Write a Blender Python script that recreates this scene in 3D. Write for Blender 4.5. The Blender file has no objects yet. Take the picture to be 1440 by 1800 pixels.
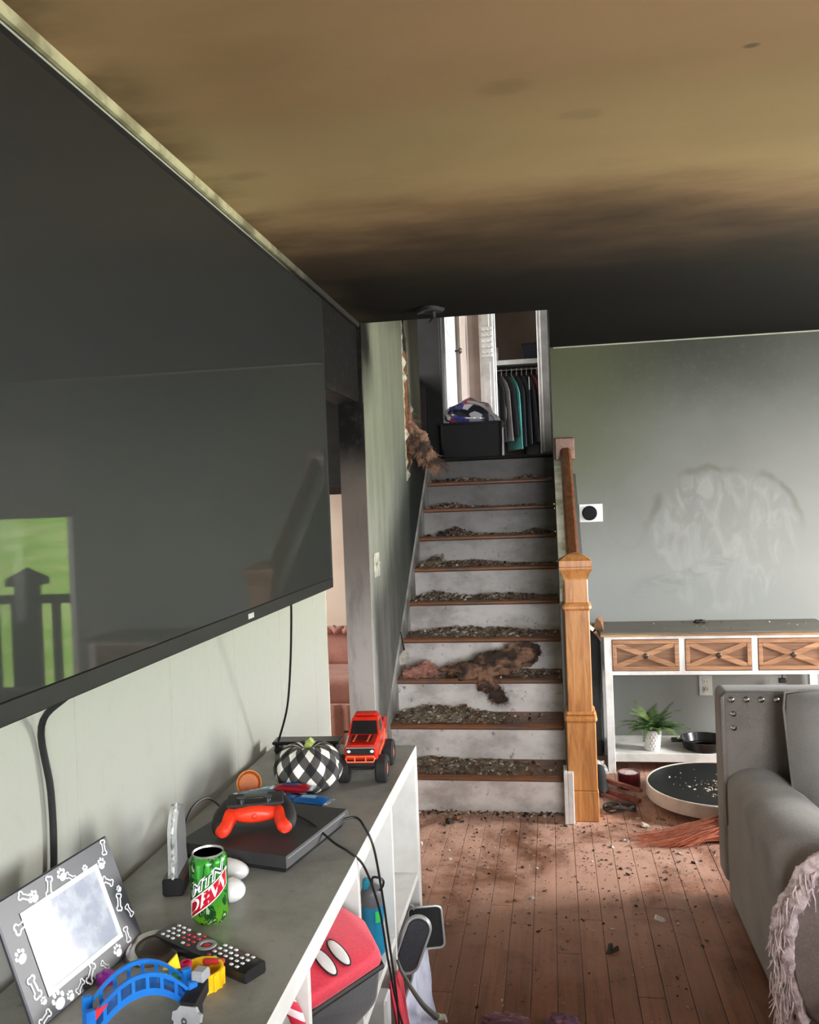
import bpy, bmesh, math, random
from mathutils import Vector, Matrix, Euler, noise as mnoise
from math import sin, cos, pi, radians as R
random.seed(7)
SC = bpy.context.scene
COL = SC.collection

def c(r, g, b):
    f = lambda v: (v/255/12.92) if v/255 <= 0.04045 else ((v/255+0.055)/1.055)**2.4
    return (f(r), f(g), f(b), 1)

# ------------------------------------------------------------------ camera
cd = bpy.data.cameras.new('camera'); cam = bpy.data.objects.new('camera', cd); COL.objects.link(cam)
cd.sensor_fit = 'VERTICAL'; cd.sensor_height = 36; cd.lens = 1510.15/1800*36; cd.clip_start = .02; cd.clip_end = 200
_r, _u, _f = Vector((.98614544, .1613542, -.03849656)), Vector((.0358469, .01930152, .99917088)), Vector((-.16196346, .9867078, -.01325006))
cam.matrix_world = Matrix(((_r[0], _u[0], -_f[0], 0), (_r[1], _u[1], -_f[1], 0), (_r[2], _u[2], -_f[2], 1.5), (0, 0, 0, 1)))
SC.camera = cam
# ------------------------------------------------------------------ world and light
w = bpy.data.worlds.new('sky'); SC.world = w; w.use_nodes = True
w.node_tree.nodes['Background'].inputs[0].default_value = (.78, .88, 1, 1)
w.node_tree.nodes['Background'].inputs[1].default_value = 15.0
def area(name, loc, to, sx, sy, power, col=(1, 1, 1), spread=180):
    l = bpy.data.lights.new(name, 'AREA'); l.shape = 'RECTANGLE'; l.size = sx; l.size_y = sy; l.energy = power; l.color = col
    l.spread = R(spread)
    o = bpy.data.objects.new(name, l); COL.objects.link(o); o.location = loc
    o.rotation_euler = (Vector(to)-Vector(loc)).to_track_quat('-Z', 'Y').to_euler(); return o
area('daylight_side_window', (3.42, 3.9, 1.4), (0, 3.8, .9), .85, 1.4, 330, (1, .97, .93))
area('daylight_near_window', (3.42, .9, 1.5), (-.5, 1.4, 1.2), 1.4, 1.2, 14, (1, .97, .93))
area('daylight_rear_window', (1.2, -2.3, 1.62), (.2, 4, 1.2), 1.8, 1.2, 240, (1, .98, .97))
area('landing_fill_lamp', (-2.0, 6.02, 2.8), (.0, 6.5, 2.6), .2, 1.0, 60, (1, .95, .93))  # added fill lamp brightening the doorway casing, no window behind it
area('bedroom_daylight', (2.2, 7.5, 2.9), (-1, 7.4, 2.5), 1.2, 1.2, 110, (1, .96, .95))
area('side_room_daylight', (-3.2, 5.0, 1.4), (-1.5, 5.6, .8), 1.2, 1.2, 60, (1, .95, .88))
SC.view_settings.view_transform = 'Standard'; SC.view_settings.look = 'None'
SC.view_settings.exposure = -0.06; SC.view_settings.gamma = 1; SC.view_settings.use_curve_mapping = False

# ------------------------------------------------------------------ node helper
class NT:
    def __init__(s, name):
        s.m = bpy.data.materials.new(name); s.m.use_nodes = True; s.t = s.m.node_tree; s.n = s.t.nodes; s.bs = s.n['Principled BSDF']
    def L(s, a, b): s.t.links.new(a, b)
    def put(s, sock, v):
        if isinstance(v, bpy.types.NodeSocket): s.L(v, sock)
        else: sock.default_value = v
    def coord(s, kind='Object'):
        return s.n.new('ShaderNodeTexCoord').outputs[kind]
    def pos(s): return s.n.new('ShaderNodeNewGeometry').outputs['Position']
    def xyz(s, v):
        q = s.n.new('ShaderNodeSeparateXYZ'); s.L(v, q.inputs[0]); return q.outputs
    def mapv(s, v, scale=(1, 1, 1), rot=(0, 0, 0), loc=(0, 0, 0)):
        q = s.n.new('ShaderNodeMapping'); s.L(v, q.inputs[0]); q.inputs['Scale'].default_value = scale; q.inputs['Rotation'].default_value = rot; q.inputs['Location'].default_value = loc
        return q.outputs[0]
    def noise(s, v, scale=5, detail=4, rough=.55, dist=0):
        q = s.n.new('ShaderNodeTexNoise'); s.L(v, q.inputs['Vector']); q.inputs['Scale'].default_value = scale; q.inputs['Detail'].default_value = detail
        q.inputs['Roughness'].default_value = rough; q.inputs['Distortion'].default_value = dist; return q.outputs['Fac']
    def voro(s, v, scale=5, out='Distance'):
        q = s.n.new('ShaderNodeTexVoronoi'); s.L(v, q.inputs['Vector']); q.inputs['Scale'].default_value = scale; return q.outputs[out]
    def mr(s, v, a, b, x=0., y=1., smooth=True):
        q = s.n.new('ShaderNodeMapRange'); q.interpolation_type = 'SMOOTHSTEP' if smooth else 'LINEAR'
        s.put(q.inputs['Value'], v)
        lo, hi, p0, p1 = (a, b, x, y) if a < b else (b, a, y, x)
        for k, z in zip(('From Min', 'From Max', 'To Min', 'To Max'), (lo, hi, p0, p1)): q.inputs[k].default_value = z
        return q.outputs[0]
    def ma(s, op, a, b=0., cl=False):
        q = s.n.new('ShaderNodeMath'); q.operation = op; q.use_clamp = cl; s.put(q.inputs[0], a); s.put(q.inputs[1], b); return q.outputs[0]
    def mix(s, f, a, b, mode='MIX'):
        q = s.n.new('ShaderNodeMix'); q.data_type = 'RGBA'; q.blend_type = mode; s.put(q.inputs[0], f); s.put(q.inputs[6], a); s.put(q.inputs[7], b); return q.outputs[2]
    def bump(s, h, strength=.3, dist=.01):
        q = s.n.new('ShaderNodeBump'); q.inputs['Strength'].default_value = strength; q.inputs['Distance'].default_value = dist; s.L(h, q.inputs['Height'])
        s.L(q.outputs[0], s.bs.inputs['Normal'])
    def out(s, col=None, rough=None, **k):
        if col is not None: s.put(s.bs.inputs['Base Color'], col)
        if rough is not None: s.put(s.bs.inputs['Roughness'], rough)
        for a, v in k.items(): s.put(s.bs.inputs[a.replace('_', ' ')], v)
        return s.m

def mat(name, col, rough=.6, col2=None, scale=12, stretch=(1, 1, 1), bump=0, bscale=60, lo=.38, hi=.66, **k):
    """plain surface: two colours mottled by noise, with fine relief"""
    t = NT(name); v = t.mapv(t.coord(), stretch)
    if col2 is None: col2 = tuple(x*.82 for x in col[:3])+(1,)
    f = t.mr(t.noise(v, scale, 5), lo, hi)
    if bump: t.bump(t.noise(v, bscale, 3), bump, .004)
    return t.out(t.mix(f, col, col2), rough, **k)

def wood(name, col, col2, axis='z', rough=.45, dust=None, dscale=3, coat=0):
    t = NT(name); st = {'x': (1.2, 16, 16), 'y': (16, 1.2, 16), 'z': (16, 16, 1.2)}[axis]
    v = t.mapv(t.coord(), st)
    n = t.noise(v, 2.2, 6, .6, 1.2); f = t.mr(n, .36, .66)
    fine = t.noise(t.mapv(t.coord(), tuple(x*5 for x in st)), 3, 3)
    col_ = t.mix(f, col, col2); col_ = t.mix(t.ma('MULTIPLY', t.mr(fine, .5, .75), .45), col_, tuple(x*.55 for x in col2[:3])+(1,))
    if dust:
        d = t.mr(t.noise(t.coord(), dscale, 6, .7), .42, .7); col_ = t.mix(d, col_, dust)
    t.bump(fine, .15, .002)
    return t.out(col_, rough, Coat_Weight=coat)

# ------------------------------------------------------------------ geometry helper
class G:
    def __init__(s): s.v = []; s.f = []; s.mi = []; s.cur = 0
    def add(s, vs, fs, M=None):
        o = len(s.v)
        s.v += [tuple(M @ Vector(p)) if M is not None else tuple(p) for p in vs]
        for f in fs: s.f.append(tuple(i+o for i in f)); s.mi.append(s.cur)
        return s
    def hull(s, pts, M=None):
        bm = bmesh.new(); [bm.verts.new(p) for p in pts]
        bmesh.ops.convex_hull(bm, input=bm.verts)
        bmesh.ops.dissolve_limit(bm, angle_limit=.01, verts=bm.verts, edges=bm.edges)
        bm.verts.index_update(); vs = [tuple(v.co) for v in bm.verts]; fs = [[v.index for v in f.verts] for f in bm.faces]; bm.free()
        return s.add(vs, fs, M)
    def box(s, x0, x1, y0, y1, z0, z1, b=0, M=None):
        if b <= 0:
            vs = [(x, y, z) for z in (z0, z1) for y in (y0, y1) for x in (x0, x1)]
            return s.add(vs, [(0, 2, 3, 1), (4, 5, 7, 6), (0, 1, 5, 4), (2, 6, 7, 3), (0, 4, 6, 2), (1, 3, 7, 5)], M)
        b = min(b, abs(x1-x0)*.49, abs(y1-y0)*.49, abs(z1-z0)*.49); pts = []
        for x, sx in ((x0, 1), (x1, -1)):
            for y, sy in ((y0, 1), (y1, -1)):
                for z, sz in ((z0, 1), (z1, -1)):
                    pts += [(x, y+sy*b, z+sz*b), (x+sx*b, y, z+sz*b), (x+sx*b, y+sy*b, z)]
        return s.hull(pts, M)
    def rbox(s, x0, x1, y0, y1, z0, z1, r, M=None, n=3):
        pts = []
        for x, sx in ((x0, 1), (x1, -1)):
            for y, sy in ((y0, 1), (y1, -1)):
                for z, sz in ((z0, 1), (z1, -1)):
                    for i in range(n+1):
                        for j in range(n+1):
                            a, e = pi/2*i/n, pi/2*j/n
                            pts.append((x+sx*(r-r*cos(e)*cos(a)), y+sy*(r-r*cos(e)*sin(a)), z+sz*(r-r*sin(e))))
        return s.hull(pts, M)
    def bhull(s, pts, w, seg=2, M=None):
        bm = bmesh.new(); [bm.verts.new(p) for p in pts]
        bmesh.ops.convex_hull(bm, input=bm.verts); bmesh.ops.dissolve_limit(bm, angle_limit=.05, verts=bm.verts, edges=bm.edges)
        bmesh.ops.bevel(bm, geom=bm.edges, offset=w, segments=seg, profile=.5, affect='EDGES', clamp_overlap=True)
        bm.verts.index_update(); vs = [tuple(v.co) for v in bm.verts]; fs = [[v.index for v in f.verts] for f in bm.faces]; bm.free()
        return s.add(vs, fs, M)
    def prism(s, poly, a, b, M=None):
        n = len(poly); vs = [(x, y, a) for x, y in poly]+[(x, y, b) for x, y in poly]
        return s.add(vs, [tuple(range(n))[::-1], tuple(range(n, 2*n))]+[(i, (i+1) % n, n+(i+1) % n, n+i) for i in range(n)], M)
    def lathe(s, prof, n=24, M=None, f=None, cap=True):
        vs = []; fs = []
        for k, (r, z) in enumerate(prof):
            for i in range(n):
                a = 2*pi*i/n; q = r*(f(a, z) if f else 1); vs.append((q*cos(a), q*sin(a), z))
        for k in range(len(prof)-1):
            for i in range(n): j = (i+1) % n; fs.append((k*n+i, k*n+j, (k+1)*n+j, (k+1)*n+i))
        if cap and prof[0][0] > 1e-6: fs.append(tuple(range(n))[::-1])
        if cap and prof[-1][0] > 1e-6: fs.append(tuple(range((len(prof)-1)*n, len(prof)*n)))
        return s.add(vs, fs, M)
    def ell(s, cen, rad, M=None, nu=14, nv=9, f=None):
        vs = []; fs = []
        for j in range(nv+1):
            t = pi*j/nv
            for i in range(nu):
                a = 2*pi*i/nu; d = Vector((sin(t)*cos(a), sin(t)*sin(a), -cos(t))); q = f(d) if f else 1
                vs.append((cen[0]+rad[0]*d.x*q, cen[1]+rad[1]*d.y*q, cen[2]+rad[2]*d.z*q))
        for j in range(nv):
            for i in range(nu): k = (i+1) % nu; fs.append((j*nu+i, j*nu+k, (j+1)*nu+k, (j+1)*nu+i))
        return s.add(vs, fs, M)
    def tube(s, path, r, n=8, closed=False, M=None, smooth=0):
        P = [Vector(p) for p in path]
        if smooth: P = catmull(P, smooth, closed)
        rs = r if isinstance(r, (list, tuple)) else None; m = len(P); vs = []; fs = []
        T = [(P[(i+1) % m]-P[i-1] if closed else P[min(i+1, m-1)]-P[max(i-1, 0)]).normalized() for i in range(m)]
        N = T[0].orthogonal().normalized()
        for i in range(m):
            N = (N-T[i]*N.dot(T[i]))
            N = N.normalized() if N.length > 1e-6 else T[i].orthogonal().normalized()
            B = T[i].cross(N); rr = r if rs is None else rs[0]+(rs[1]-rs[0])*i/(m-1) if len(rs) == 2 else rs[min(i, len(rs)-1)]
            for k in range(n): a = 2*pi*k/n; vs.append(P[i]+(N*cos(a)+B*sin(a))*rr)
        for i in range(m if closed else m-1):
            j = (i+1) % m
            for k in range(n): l = (k+1) % n; fs.append((i*n+k, i*n+l, j*n+l, j*n+k))
        if not closed: fs += [tuple(range(n))[::-1], tuple(range((m-1)*n, m*n))]
        return s.add(vs, fs, M)
    def loft(s, rings, cap=True, M=None, closed=True):
        n = len(rings[0]); vs = [p for q in rings for p in q]; fs = []
        for i in range(len(rings)-1):
            for k in range(n if closed else n-1): l = (k+1) % n; fs.append((i*n+k, i*n+l, (i+1)*n+l, (i+1)*n+k))
        if cap and closed: fs += [tuple(range(n))[::-1], tuple(range((len(rings)-1)*n, len(rings)*n))]
        return s.add(vs, fs, M)
    def sheet(s, fn, nu, nv, th=.004, M=None):
        """a cloth-like sheet with thickness"""
        P = [[Vector(fn(i/nu, j/nv)) for i in range(nu+1)] for j in range(nv+1)]; top = []; bot = []
        for j in range(nv+1):
            for i in range(nu+1):
                du = P[j][min(i+1, nu)]-P[j][max(i-1, 0)]; dv = P[min(j+1, nv)][i]-P[max(j-1, 0)][i]
                n = du.cross(dv); n = n.normalized() if n.length > 1e-9 else Vector((0, 0, 1))
                top.append(P[j][i]+n*th/2); bot.append(P[j][i]-n*th/2)
        w_ = nu+1; K = len(top); fs = []
        for j in range(nv):
            for i in range(nu):
                a = j*w_+i; fs.append((a, a+1, a+w_+1, a+w_)); fs.append((K+a, K+a+w_, K+a+w_+1, K+a+1))
        edge = [i for i in range(w_)]+[j*w_+nu for j in range(1, nv+1)]+[nv*w_+i for i in range(nu-1, -1, -1)]+[j*w_ for j in range(nv-1, 0, -1)]
        for a, b in zip(edge, edge[1:]+edge[:1]): fs.append((a, K+a, K+b, b))
        return s.add(top+bot, fs, M)

def catmull(P, k, closed=False):
    out = []; n = len(P)
    for i in range(n if closed else n-1):
        p0, p1, p2, p3 = (P[(i-1) % n], P[i], P[(i+1) % n], P[(i+2) % n]) if closed else (P[max(i-1, 0)], P[i], P[i+1], P[min(i+2, n-1)])
        for j in range(k):
            t = j/k; out.append(.5*((2*p1)+(p2-p0)*t+(2*p0-5*p1+4*p2-p3)*t*t+(3*p1-p0-3*p2+p3)*t**3))
    if not closed: out.append(P[-1])
    return out

MW = {}
def thing(name, label, cat, loc=(0, 0, 0), rz=0, group=None, rot=None):
    o = bpy.data.objects.new(name, None); COL.objects.link(o); o.location = loc; o.rotation_euler = rot or (0, 0, rz); o.empty_display_size = .05
    MW[o.name] = Matrix.Translation(loc) @ Euler(rot or (0, 0, rz)).to_matrix().to_4x4()
    tag(o, label, cat, group); return o
def tag(o, label=None, cat=None, group=None, kind=None):
    for k, v in (('label', label), ('category', cat), ('group', group), ('kind', kind)):
        if v: o[k] = v
    return o
def mesh(name, g, ms, smooth=35):
    me = bpy.data.meshes.new(name); me.from_pydata(g.v, [], g.f)
    ms = ms if isinstance(ms, (list, tuple)) else [ms]
    for m in ms: me.materials.append(m)
    if len(ms) > 1: me.polygons.foreach_set('material_index', g.mi)
    if smooth:
        me.polygons.foreach_set('use_smooth', [True]*len(me.polygons)); me.set_sharp_from_angle(angle=R(smooth))
    me.update(); return me
def obj(name, g, m, parent=None, smooth=35, world=False, label=None):
    """ONE mesh object; a child's geometry is local to its thing, or given in world coordinates with world=True"""
    if parent is not None and world:
        I = MW[parent.name].inverted(); g.v = [tuple(I @ Vector(p)) for p in g.v]
    o = bpy.data.objects.new(name, mesh(name, g, m, smooth)); COL.objects.link(o)
    if parent is not None: o.parent = parent; MW[o.name] = MW[parent.name]
    else: MW[o.name] = Matrix()
    if label: o['label'] = label
    return o
def solo(name, g, m, label, cat, group=None, kind=None, smooth=35):
    """a thing of one mesh, origin moved to its base"""
    x = sum(p[0] for p in g.v)/len(g.v); y = sum(p[1] for p in g.v)/len(g.v); z = min(p[2] for p in g.v)
    g.v = [(p[0]-x, p[1]-y, p[2]-z) for p in g.v]
    o = obj(name, g, m, None, smooth); o.location = (x, y, z); MW[o.name] = Matrix.Translation((x, y, z)); return tag(o, label, cat, group, kind)
def struct(name, g, m, parent=None, smooth=0):
    o = obj(name, g, m, parent, smooth); o['kind'] = 'structure'; return o
def inst(src, parent, loc=None, rot=None, name=None):
    o = src.copy(); COL.objects.link(o); o.parent = parent
    if loc is not None: o.location = loc
    if rot is not None: o.rotation_euler = rot
    if parent is not None: MW[o.name] = MW[parent.name]
    return o
def T(x, y, z, rx=0, ry=0, rz=0, s=1): return Matrix.Translation((x, y, z)) @ Euler((rx, ry, rz)).to_matrix().to_4x4() @ Matrix.Diagonal((s, s, s, 1))
_texts = {}
def text_geo(s, size, off=0, shear=0):
    """flat lettering as (verts, faces), centred"""
    cu = bpy.data.curves.new('lettering', 'FONT'); cu.body = s; cu.size = size; cu.align_x = 'CENTER'; cu.align_y = 'CENTER'; cu.resolution_u = 4; cu.offset = off; cu.shear = shear
    o = bpy.data.objects.new('lettering', cu); COL.objects.link(o)
    me = bpy.data.meshes.new_from_object(o.evaluated_get(bpy.context.evaluated_depsgraph_get()))
    vs = [tuple(v.co) for v in me.vertices]; fs = [tuple(p.vertices) for p in me.polygons]
    bpy.data.objects.remove(o); bpy.data.meshes.remove(me); bpy.data.curves.remove(cu); return vs, fs
# ------------------------------------------------------------------ materials
def soot_wall(name, kind):
    """painted wall panels, stained by soot that hung under the ceiling near the stairs"""
    t = NT(name); P = t.pos(); X, Y, Z = t.xyz(P)
    n = t.noise(P, 2.2, 5, .6); nf = t.noise(t.mapv(P, (1, 1, .25)), 9, 5, .65)
    z = t.ma('ADD', Z, t.ma('MULTIPLY', t.ma('SUBTRACT', n, .5), .35))
    y = t.ma('ADD', Y, t.ma('MULTIPLY', t.ma('SUBTRACT', n, .5), .3))
    drip = t.mr(t.noise(t.mapv(P, (60, 60, .9)), 1.0, 3, .6), .56, .72)
    if kind == 'left':
        col = t.mix(t.mr(Z, .7, 1.3), c(160, 161, 153), c(154, 157, 142)); black = t.ma('MULTIPLY', t.mr(z, 1.55, 2.0), t.mr(y, 2.3, 3.1))
        col = t.mix(t.ma('MULTIPLY', drip, t.ma('MULTIPLY', t.mr(Z, .85, 1.0), .30)), col, c(140, 144, 124))
        col = t.mix(black, col, c(10, 10, 8))
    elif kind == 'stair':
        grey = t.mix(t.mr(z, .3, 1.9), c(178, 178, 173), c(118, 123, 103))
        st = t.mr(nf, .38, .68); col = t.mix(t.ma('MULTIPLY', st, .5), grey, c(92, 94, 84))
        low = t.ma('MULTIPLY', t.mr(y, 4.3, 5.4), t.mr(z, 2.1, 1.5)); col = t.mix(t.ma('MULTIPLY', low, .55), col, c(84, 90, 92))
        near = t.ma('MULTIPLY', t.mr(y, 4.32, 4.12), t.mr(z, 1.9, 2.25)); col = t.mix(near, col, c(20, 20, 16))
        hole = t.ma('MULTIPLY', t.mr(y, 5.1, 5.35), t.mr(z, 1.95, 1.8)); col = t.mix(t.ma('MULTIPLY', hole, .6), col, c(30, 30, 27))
    elif kind == 'jamb':
        col = t.mix(t.mr(z, .5, 1.4), c(196, 190, 185), c(112, 104, 95)); col = t.mix(t.mr(z, 1.45, 1.85), col, c(18, 17, 14))
        col = t.mix(t.ma('MULTIPLY', t.mr(nf, .5, .7), .35), col, c(70, 66, 62))
    elif kind == 'back':
        up = t.mr(t.ma('SUBTRACT', z, t.ma('MULTIPLY', X, .07)), 1.0, 2.3, smooth=False)
        col = t.mix(up, c(132, 134, 131), c(62, 65, 57))
        col = t.mix(t.ma('MULTIPLY', t.mr(z, 1.85, 2.36), t.mr(X, 2.0, .2)), col, c(50, 53, 46))
        g = t.ma('MULTIPLY', t.mr(X, .9, .1), t.mr(z, 1.2, 1.8)); col = t.mix(t.ma('MULTIPLY', g, .6), col, c(88, 93, 66))
        # a hand-wiped arc and smeared streaks in the soot film
        cx, cz = t.ma('SUBTRACT', X, .95), t.ma('SUBTRACT', Z, 1.2)
        wob = t.ma('MULTIPLY', t.ma('SUBTRACT', t.noise(P, 3.5, 3), .5), .16)
        d = t.ma('ADD', t.ma('SQRT', t.ma('ADD', t.ma('MULTIPLY', cx, cx), t.ma('MULTIPLY', cz, cz))), wob)
        ring = t.ma('MULTIPLY', t.mr(d, .385, .42), t.mr(d, .455, .42)); ring = t.ma('MULTIPLY', ring, t.mr(cz, .0, .25))
        ring = t.ma('MULTIPLY', ring, t.mr(t.noise(P, 5, 2), .3, .55))
        inside = t.ma('MULTIPLY', t.mr(d, .43, .34), t.mr(t.noise(t.mapv(P, (3, 3, 1.2)), 3.5, 4, .6, 1.2), .4, .66))
        col = t.mix(t.ma('MULTIPLY', inside, .22), col, c(166, 168, 164)); col = t.mix(t.ma('MULTIPLY', ring, .55), col, c(86, 86, 74))
        r2 = t.ma('SUBTRACT', t.ma('ADD', t.ma('MULTIPLY', t.ma('SUBTRACT', X, .72), .35), t.ma('MULTIPLY', wob, .9)), t.ma('SUBTRACT', Z, 1.0))
        leaf = t.ma('MULTIPLY', t.ma('MULTIPLY', t.mr(r2, -.09, -.02), t.mr(r2, .08, .02)), t.ma('MULTIPLY', t.mr(X, .36, .6), t.mr(X, 1.15, .9)))
        leaf = t.ma('MULTIPLY', leaf, t.mr(t.noise(t.mapv(P, (2.5, 2.5, 9)), 2.4, 4, .6, .8), .42, .6))
        col = t.mix(t.ma('MULTIPLY', leaf, .3), col, c(104, 106, 104))
        # scuffs beside the thermostat
        rx = t.ma('SUBTRACT', X, .42); rz_ = t.ma('SUBTRACT', Z, 1.3)
        d3 = t.ma('ADD', t.ma('SQRT', t.ma('ADD', t.ma('MULTIPLY', rx, rx), t.ma('MULTIPLY', rz_, rz_))), wob)
        col = t.mix(t.ma('MULTIPLY', t.ma('MULTIPLY', t.mr(d3, .09, .11), t.mr(d3, .135, .115)), .10), col, c(104, 104, 100))
    col = t.mix(t.ma('MULTIPLY', t.mr(t.noise(P, 26, 4, .7), .5, .8), .12), col, c(120, 120, 112))
    t.bump(t.noise(P, 90, 3), .06, .002)
    return t.out(col, .7, Specular_IOR_Level=.15)

def soot_ceiling():
    t = NT('smoke_stained_ceiling'); P = t.pos(); X, Y, Z = t.xyz(P)
    n = t.noise(t.mapv(P, (.7, 1.6, 1)), 1.5, 5, .6); y = t.ma('ADD', Y, t.ma('MULTIPLY', t.ma('SUBTRACT', n, .5), .8))
    y = t.ma('SUBTRACT', y, t.ma('MULTIPLY', t.mr(X, .2, 1.6), .25))
    col = t.mix(t.mr(n, .35, .7), c(160, 132, 98), c(144, 120, 86))
    band = t.ma('MULTIPLY', t.mr(y, 1.75, 2.1), t.mr(y, 2.6, 2.25)); col = t.mix(t.ma('MULTIPLY', band, .4), col, c(172, 156, 112))
    col = t.mix(t.mr(y, 2.2, 2.95), col, c(84, 69, 54)); col = t.mix(t.mr(y, 2.6, 3.35), col, c(34, 31, 26)); col = t.mix(t.mr(y, 3.1, 3.8), col, c(17, 17, 15))
    edge = t.ma('MULTIPLY', t.mr(X, -.72, -.88), t.mr(n, .4, .6)); col = t.mix(t.ma('MULTIPLY', edge, .6), col, c(70, 60, 42))
    for px, py, r in ((-.06, 1.83, .06), (-.75, 2.15, .05), (.418, 1.772, .016), (-.62, 1.1, .09), (.1, 2.0, .05)):
        q = t.ma('ADD', t.ma('POWER', t.ma('SUBTRACT', X, px), 2.), t.ma('MULTIPLY', t.ma('POWER', t.ma('SUBTRACT', Y, py), 2.), 3.))
        q = t.ma('ADD', q, t.ma('MULTIPLY', t.ma('SUBTRACT', t.noise(P, 14, 3), .5), r*r*2.4))
        col = t.mix(t.ma('MULTIPLY', t.mr(q, r*r*1.6, r*r*.0), .2 if r > .03 else .6), col, c(62, 58, 44))
    t.bump(t.noise(P, 55, 4), .1, .003)
    return t.out(col, .8, Specular_IOR_Level=.1)

def plank_mat():
    t = NT('red_oak_floor'); o = t.n.new('ShaderNodeObjectInfo').outputs['Random']; P = t.pos()
    v = t.mapv(P, (18, 1.3, 1)); q = t.n.new('ShaderNodeVectorMath'); q.operation = 'ADD'; t.L(v, q.inputs[0])
    cb = t.n.new('ShaderNodeCombineXYZ'); t.L(t.ma('MULTIPLY', o, 37.), cb.inputs[1]); t.L(cb.outputs[0], q.inputs[1])
    g = t.noise(q.outputs[0], 2.2, 6, .62, .8)
    base = t.mix(o, c(136, 88, 63), c(112, 70, 48)); base = t.mix(t.mr(g, .4, .7), base, c(96, 60, 43))
    d = t.mr(t.noise(P, 2.3, 7, .72, .4), .33, .58); yy = t.xyz(P)[1]; d = t.ma('MULTIPLY', d, t.mr(yy, 2.5, 3.8, .08, 1., False)); base = t.mix(t.ma('MULTIPLY', d, .8), base, c(214, 172, 152))  # dust thins toward the near end, which also paints in the shade there
    s = t.mr(t.noise(P, 19, 6, .75), .56, .72); base = t.mix(t.ma('MULTIPLY', s, .5), base, c(74, 52, 44))
    w_ = t.mr(t.noise(P, 31, 5, .75), .62, .75); base = t.mix(t.ma('MULTIPLY', w_, .45), base, c(205, 178, 164))
    t.bump(t.noise(P, 70, 4), .15, .002)
    return t.out(base, t.mr(d, 0, 1, .42, .72, False))

M_left, M_stair, M_jamb, M_back = (soot_wall('painted_wall_'+k, k) for k in ('left', 'stair', 'jamb', 'back'))
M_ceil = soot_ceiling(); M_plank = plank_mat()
M_trim = mat('cream_trim', c(205, 204, 184), .5, c(150, 148, 122), 9)
M_white = mat('white_paint', c(228, 227, 224), .45, c(205, 204, 200), 10)
M_riser = None
def riser_mat():
    t = NT('scuffed_white_riser'); P = t.pos(); X, Y, Z = t.xyz(P)
    col = t.mix(t.mr(t.noise(t.mapv(P, (1, 1, 1.6)), 3.2, 5, .65), .38, .68), c(232, 226, 222), c(176, 168, 162))
    col = t.mix(t.ma('MULTIPLY', t.mr(Z, .55, 1.75), .88), col, c(50, 48, 42))
    col = t.mix(t.ma('MULTIPLY', t.mr(t.noise(P, 24, 5, .7), .6, .72), .75), col, c(46, 42, 38))
    return t.out(col, .5)
M_riser = riser_mat()
M_tread = wood('oak_tread', c(150, 98, 64), c(112, 70, 46), 'x', .45, c(98, 82, 72), 5)
M_oak = wood('oak_newel', c(206, 144, 82), c(172, 112, 58), 'z', .38, coat=.25)
M_rail = wood('dark_oak_rail', c(120, 74, 46), c(84, 50, 30), 'y', .4, coat=.2)
M_black = mat('black_plastic', c(22, 22, 23), .35, c(30, 30, 31), 20)
M_matt = mat('matt_black', c(20, 20, 20), .7, c(32, 31, 30), 20)
M_dark = mat('burnt_black', c(16, 16, 15), .85, c(30, 29, 27), 8, bump=.2)
M_wire = mat('black_cable', c(18, 18, 19), .5)
M_chrome = mat('chrome', c(200, 200, 198), .22, metal=1) if False else NT('chrome').out(c(205, 203, 198), .2, Metallic=1)
M_screen = NT('tv_glass').out((.012, .013, .0125, 1), .5, Coat_Weight=.4, Coat_Roughness=.025, Coat_IOR=1.5, Specular_IOR_Level=.1)
def pane_mat():
    t = NT('window_glass'); a = t.n.new('ShaderNodeBsdfTransparent'); b = t.n.new('ShaderNodeBsdfGlossy'); b.inputs['Roughness'].default_value = .02
    m = t.n.new('ShaderNodeMixShader'); m.inputs[0].default_value = .06; t.L(a.outputs[0], m.inputs[1]); t.L(b.outputs[0], m.inputs[2]); t.L(m.outputs[0], t.n['Material Output'].inputs[0]); return t.m
M_glass = pane_mat()
M_lawn = mat('mown_lawn', c(172, 216, 66), .9, c(214, 234, 120), .5)
M_ash = mat('grey_ash', c(150, 138, 120), .95, c(112, 100, 86), 30)
M_plaster = mat('plaster_chip', c(205, 198, 186), .9, c(160, 152, 140), 30)
M_char = mat('charred_chip', c(42, 37, 32), .95, c(66, 56, 48), 30)
M_brownchip = mat('brown_chip', c(128, 92, 68), .9, c(94, 70, 54), 30)
M_insul = mat('brown_insulation', c(150, 114, 92), 1, c(74, 60, 52), 11, bump=.7, bscale=110, lo=.42, hi=.58)
M_pinkins = mat('pink_insulation', c(196, 140, 126), 1, c(140, 100, 88), 16, bump=.6, bscale=90)
M_shelf = mat('white_laminate', c(226, 226, 222), .35, c(214, 213, 208), 10)
def soot_top():
    t = NT('soot_covered_laminate'); P = t.pos()
    col = t.mix(t.mr(t.noise(P, 6, 6, .7), .36, .68), c(140, 139, 132), c(114, 113, 107)); col = t.mix(t.ma('MULTIPLY', t.mr(t.noise(P, 60, 4, .7), .6, .75), .5), col, c(66, 64, 58))
    return t.out(col, .42)
M_soottop = soot_top()
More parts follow.
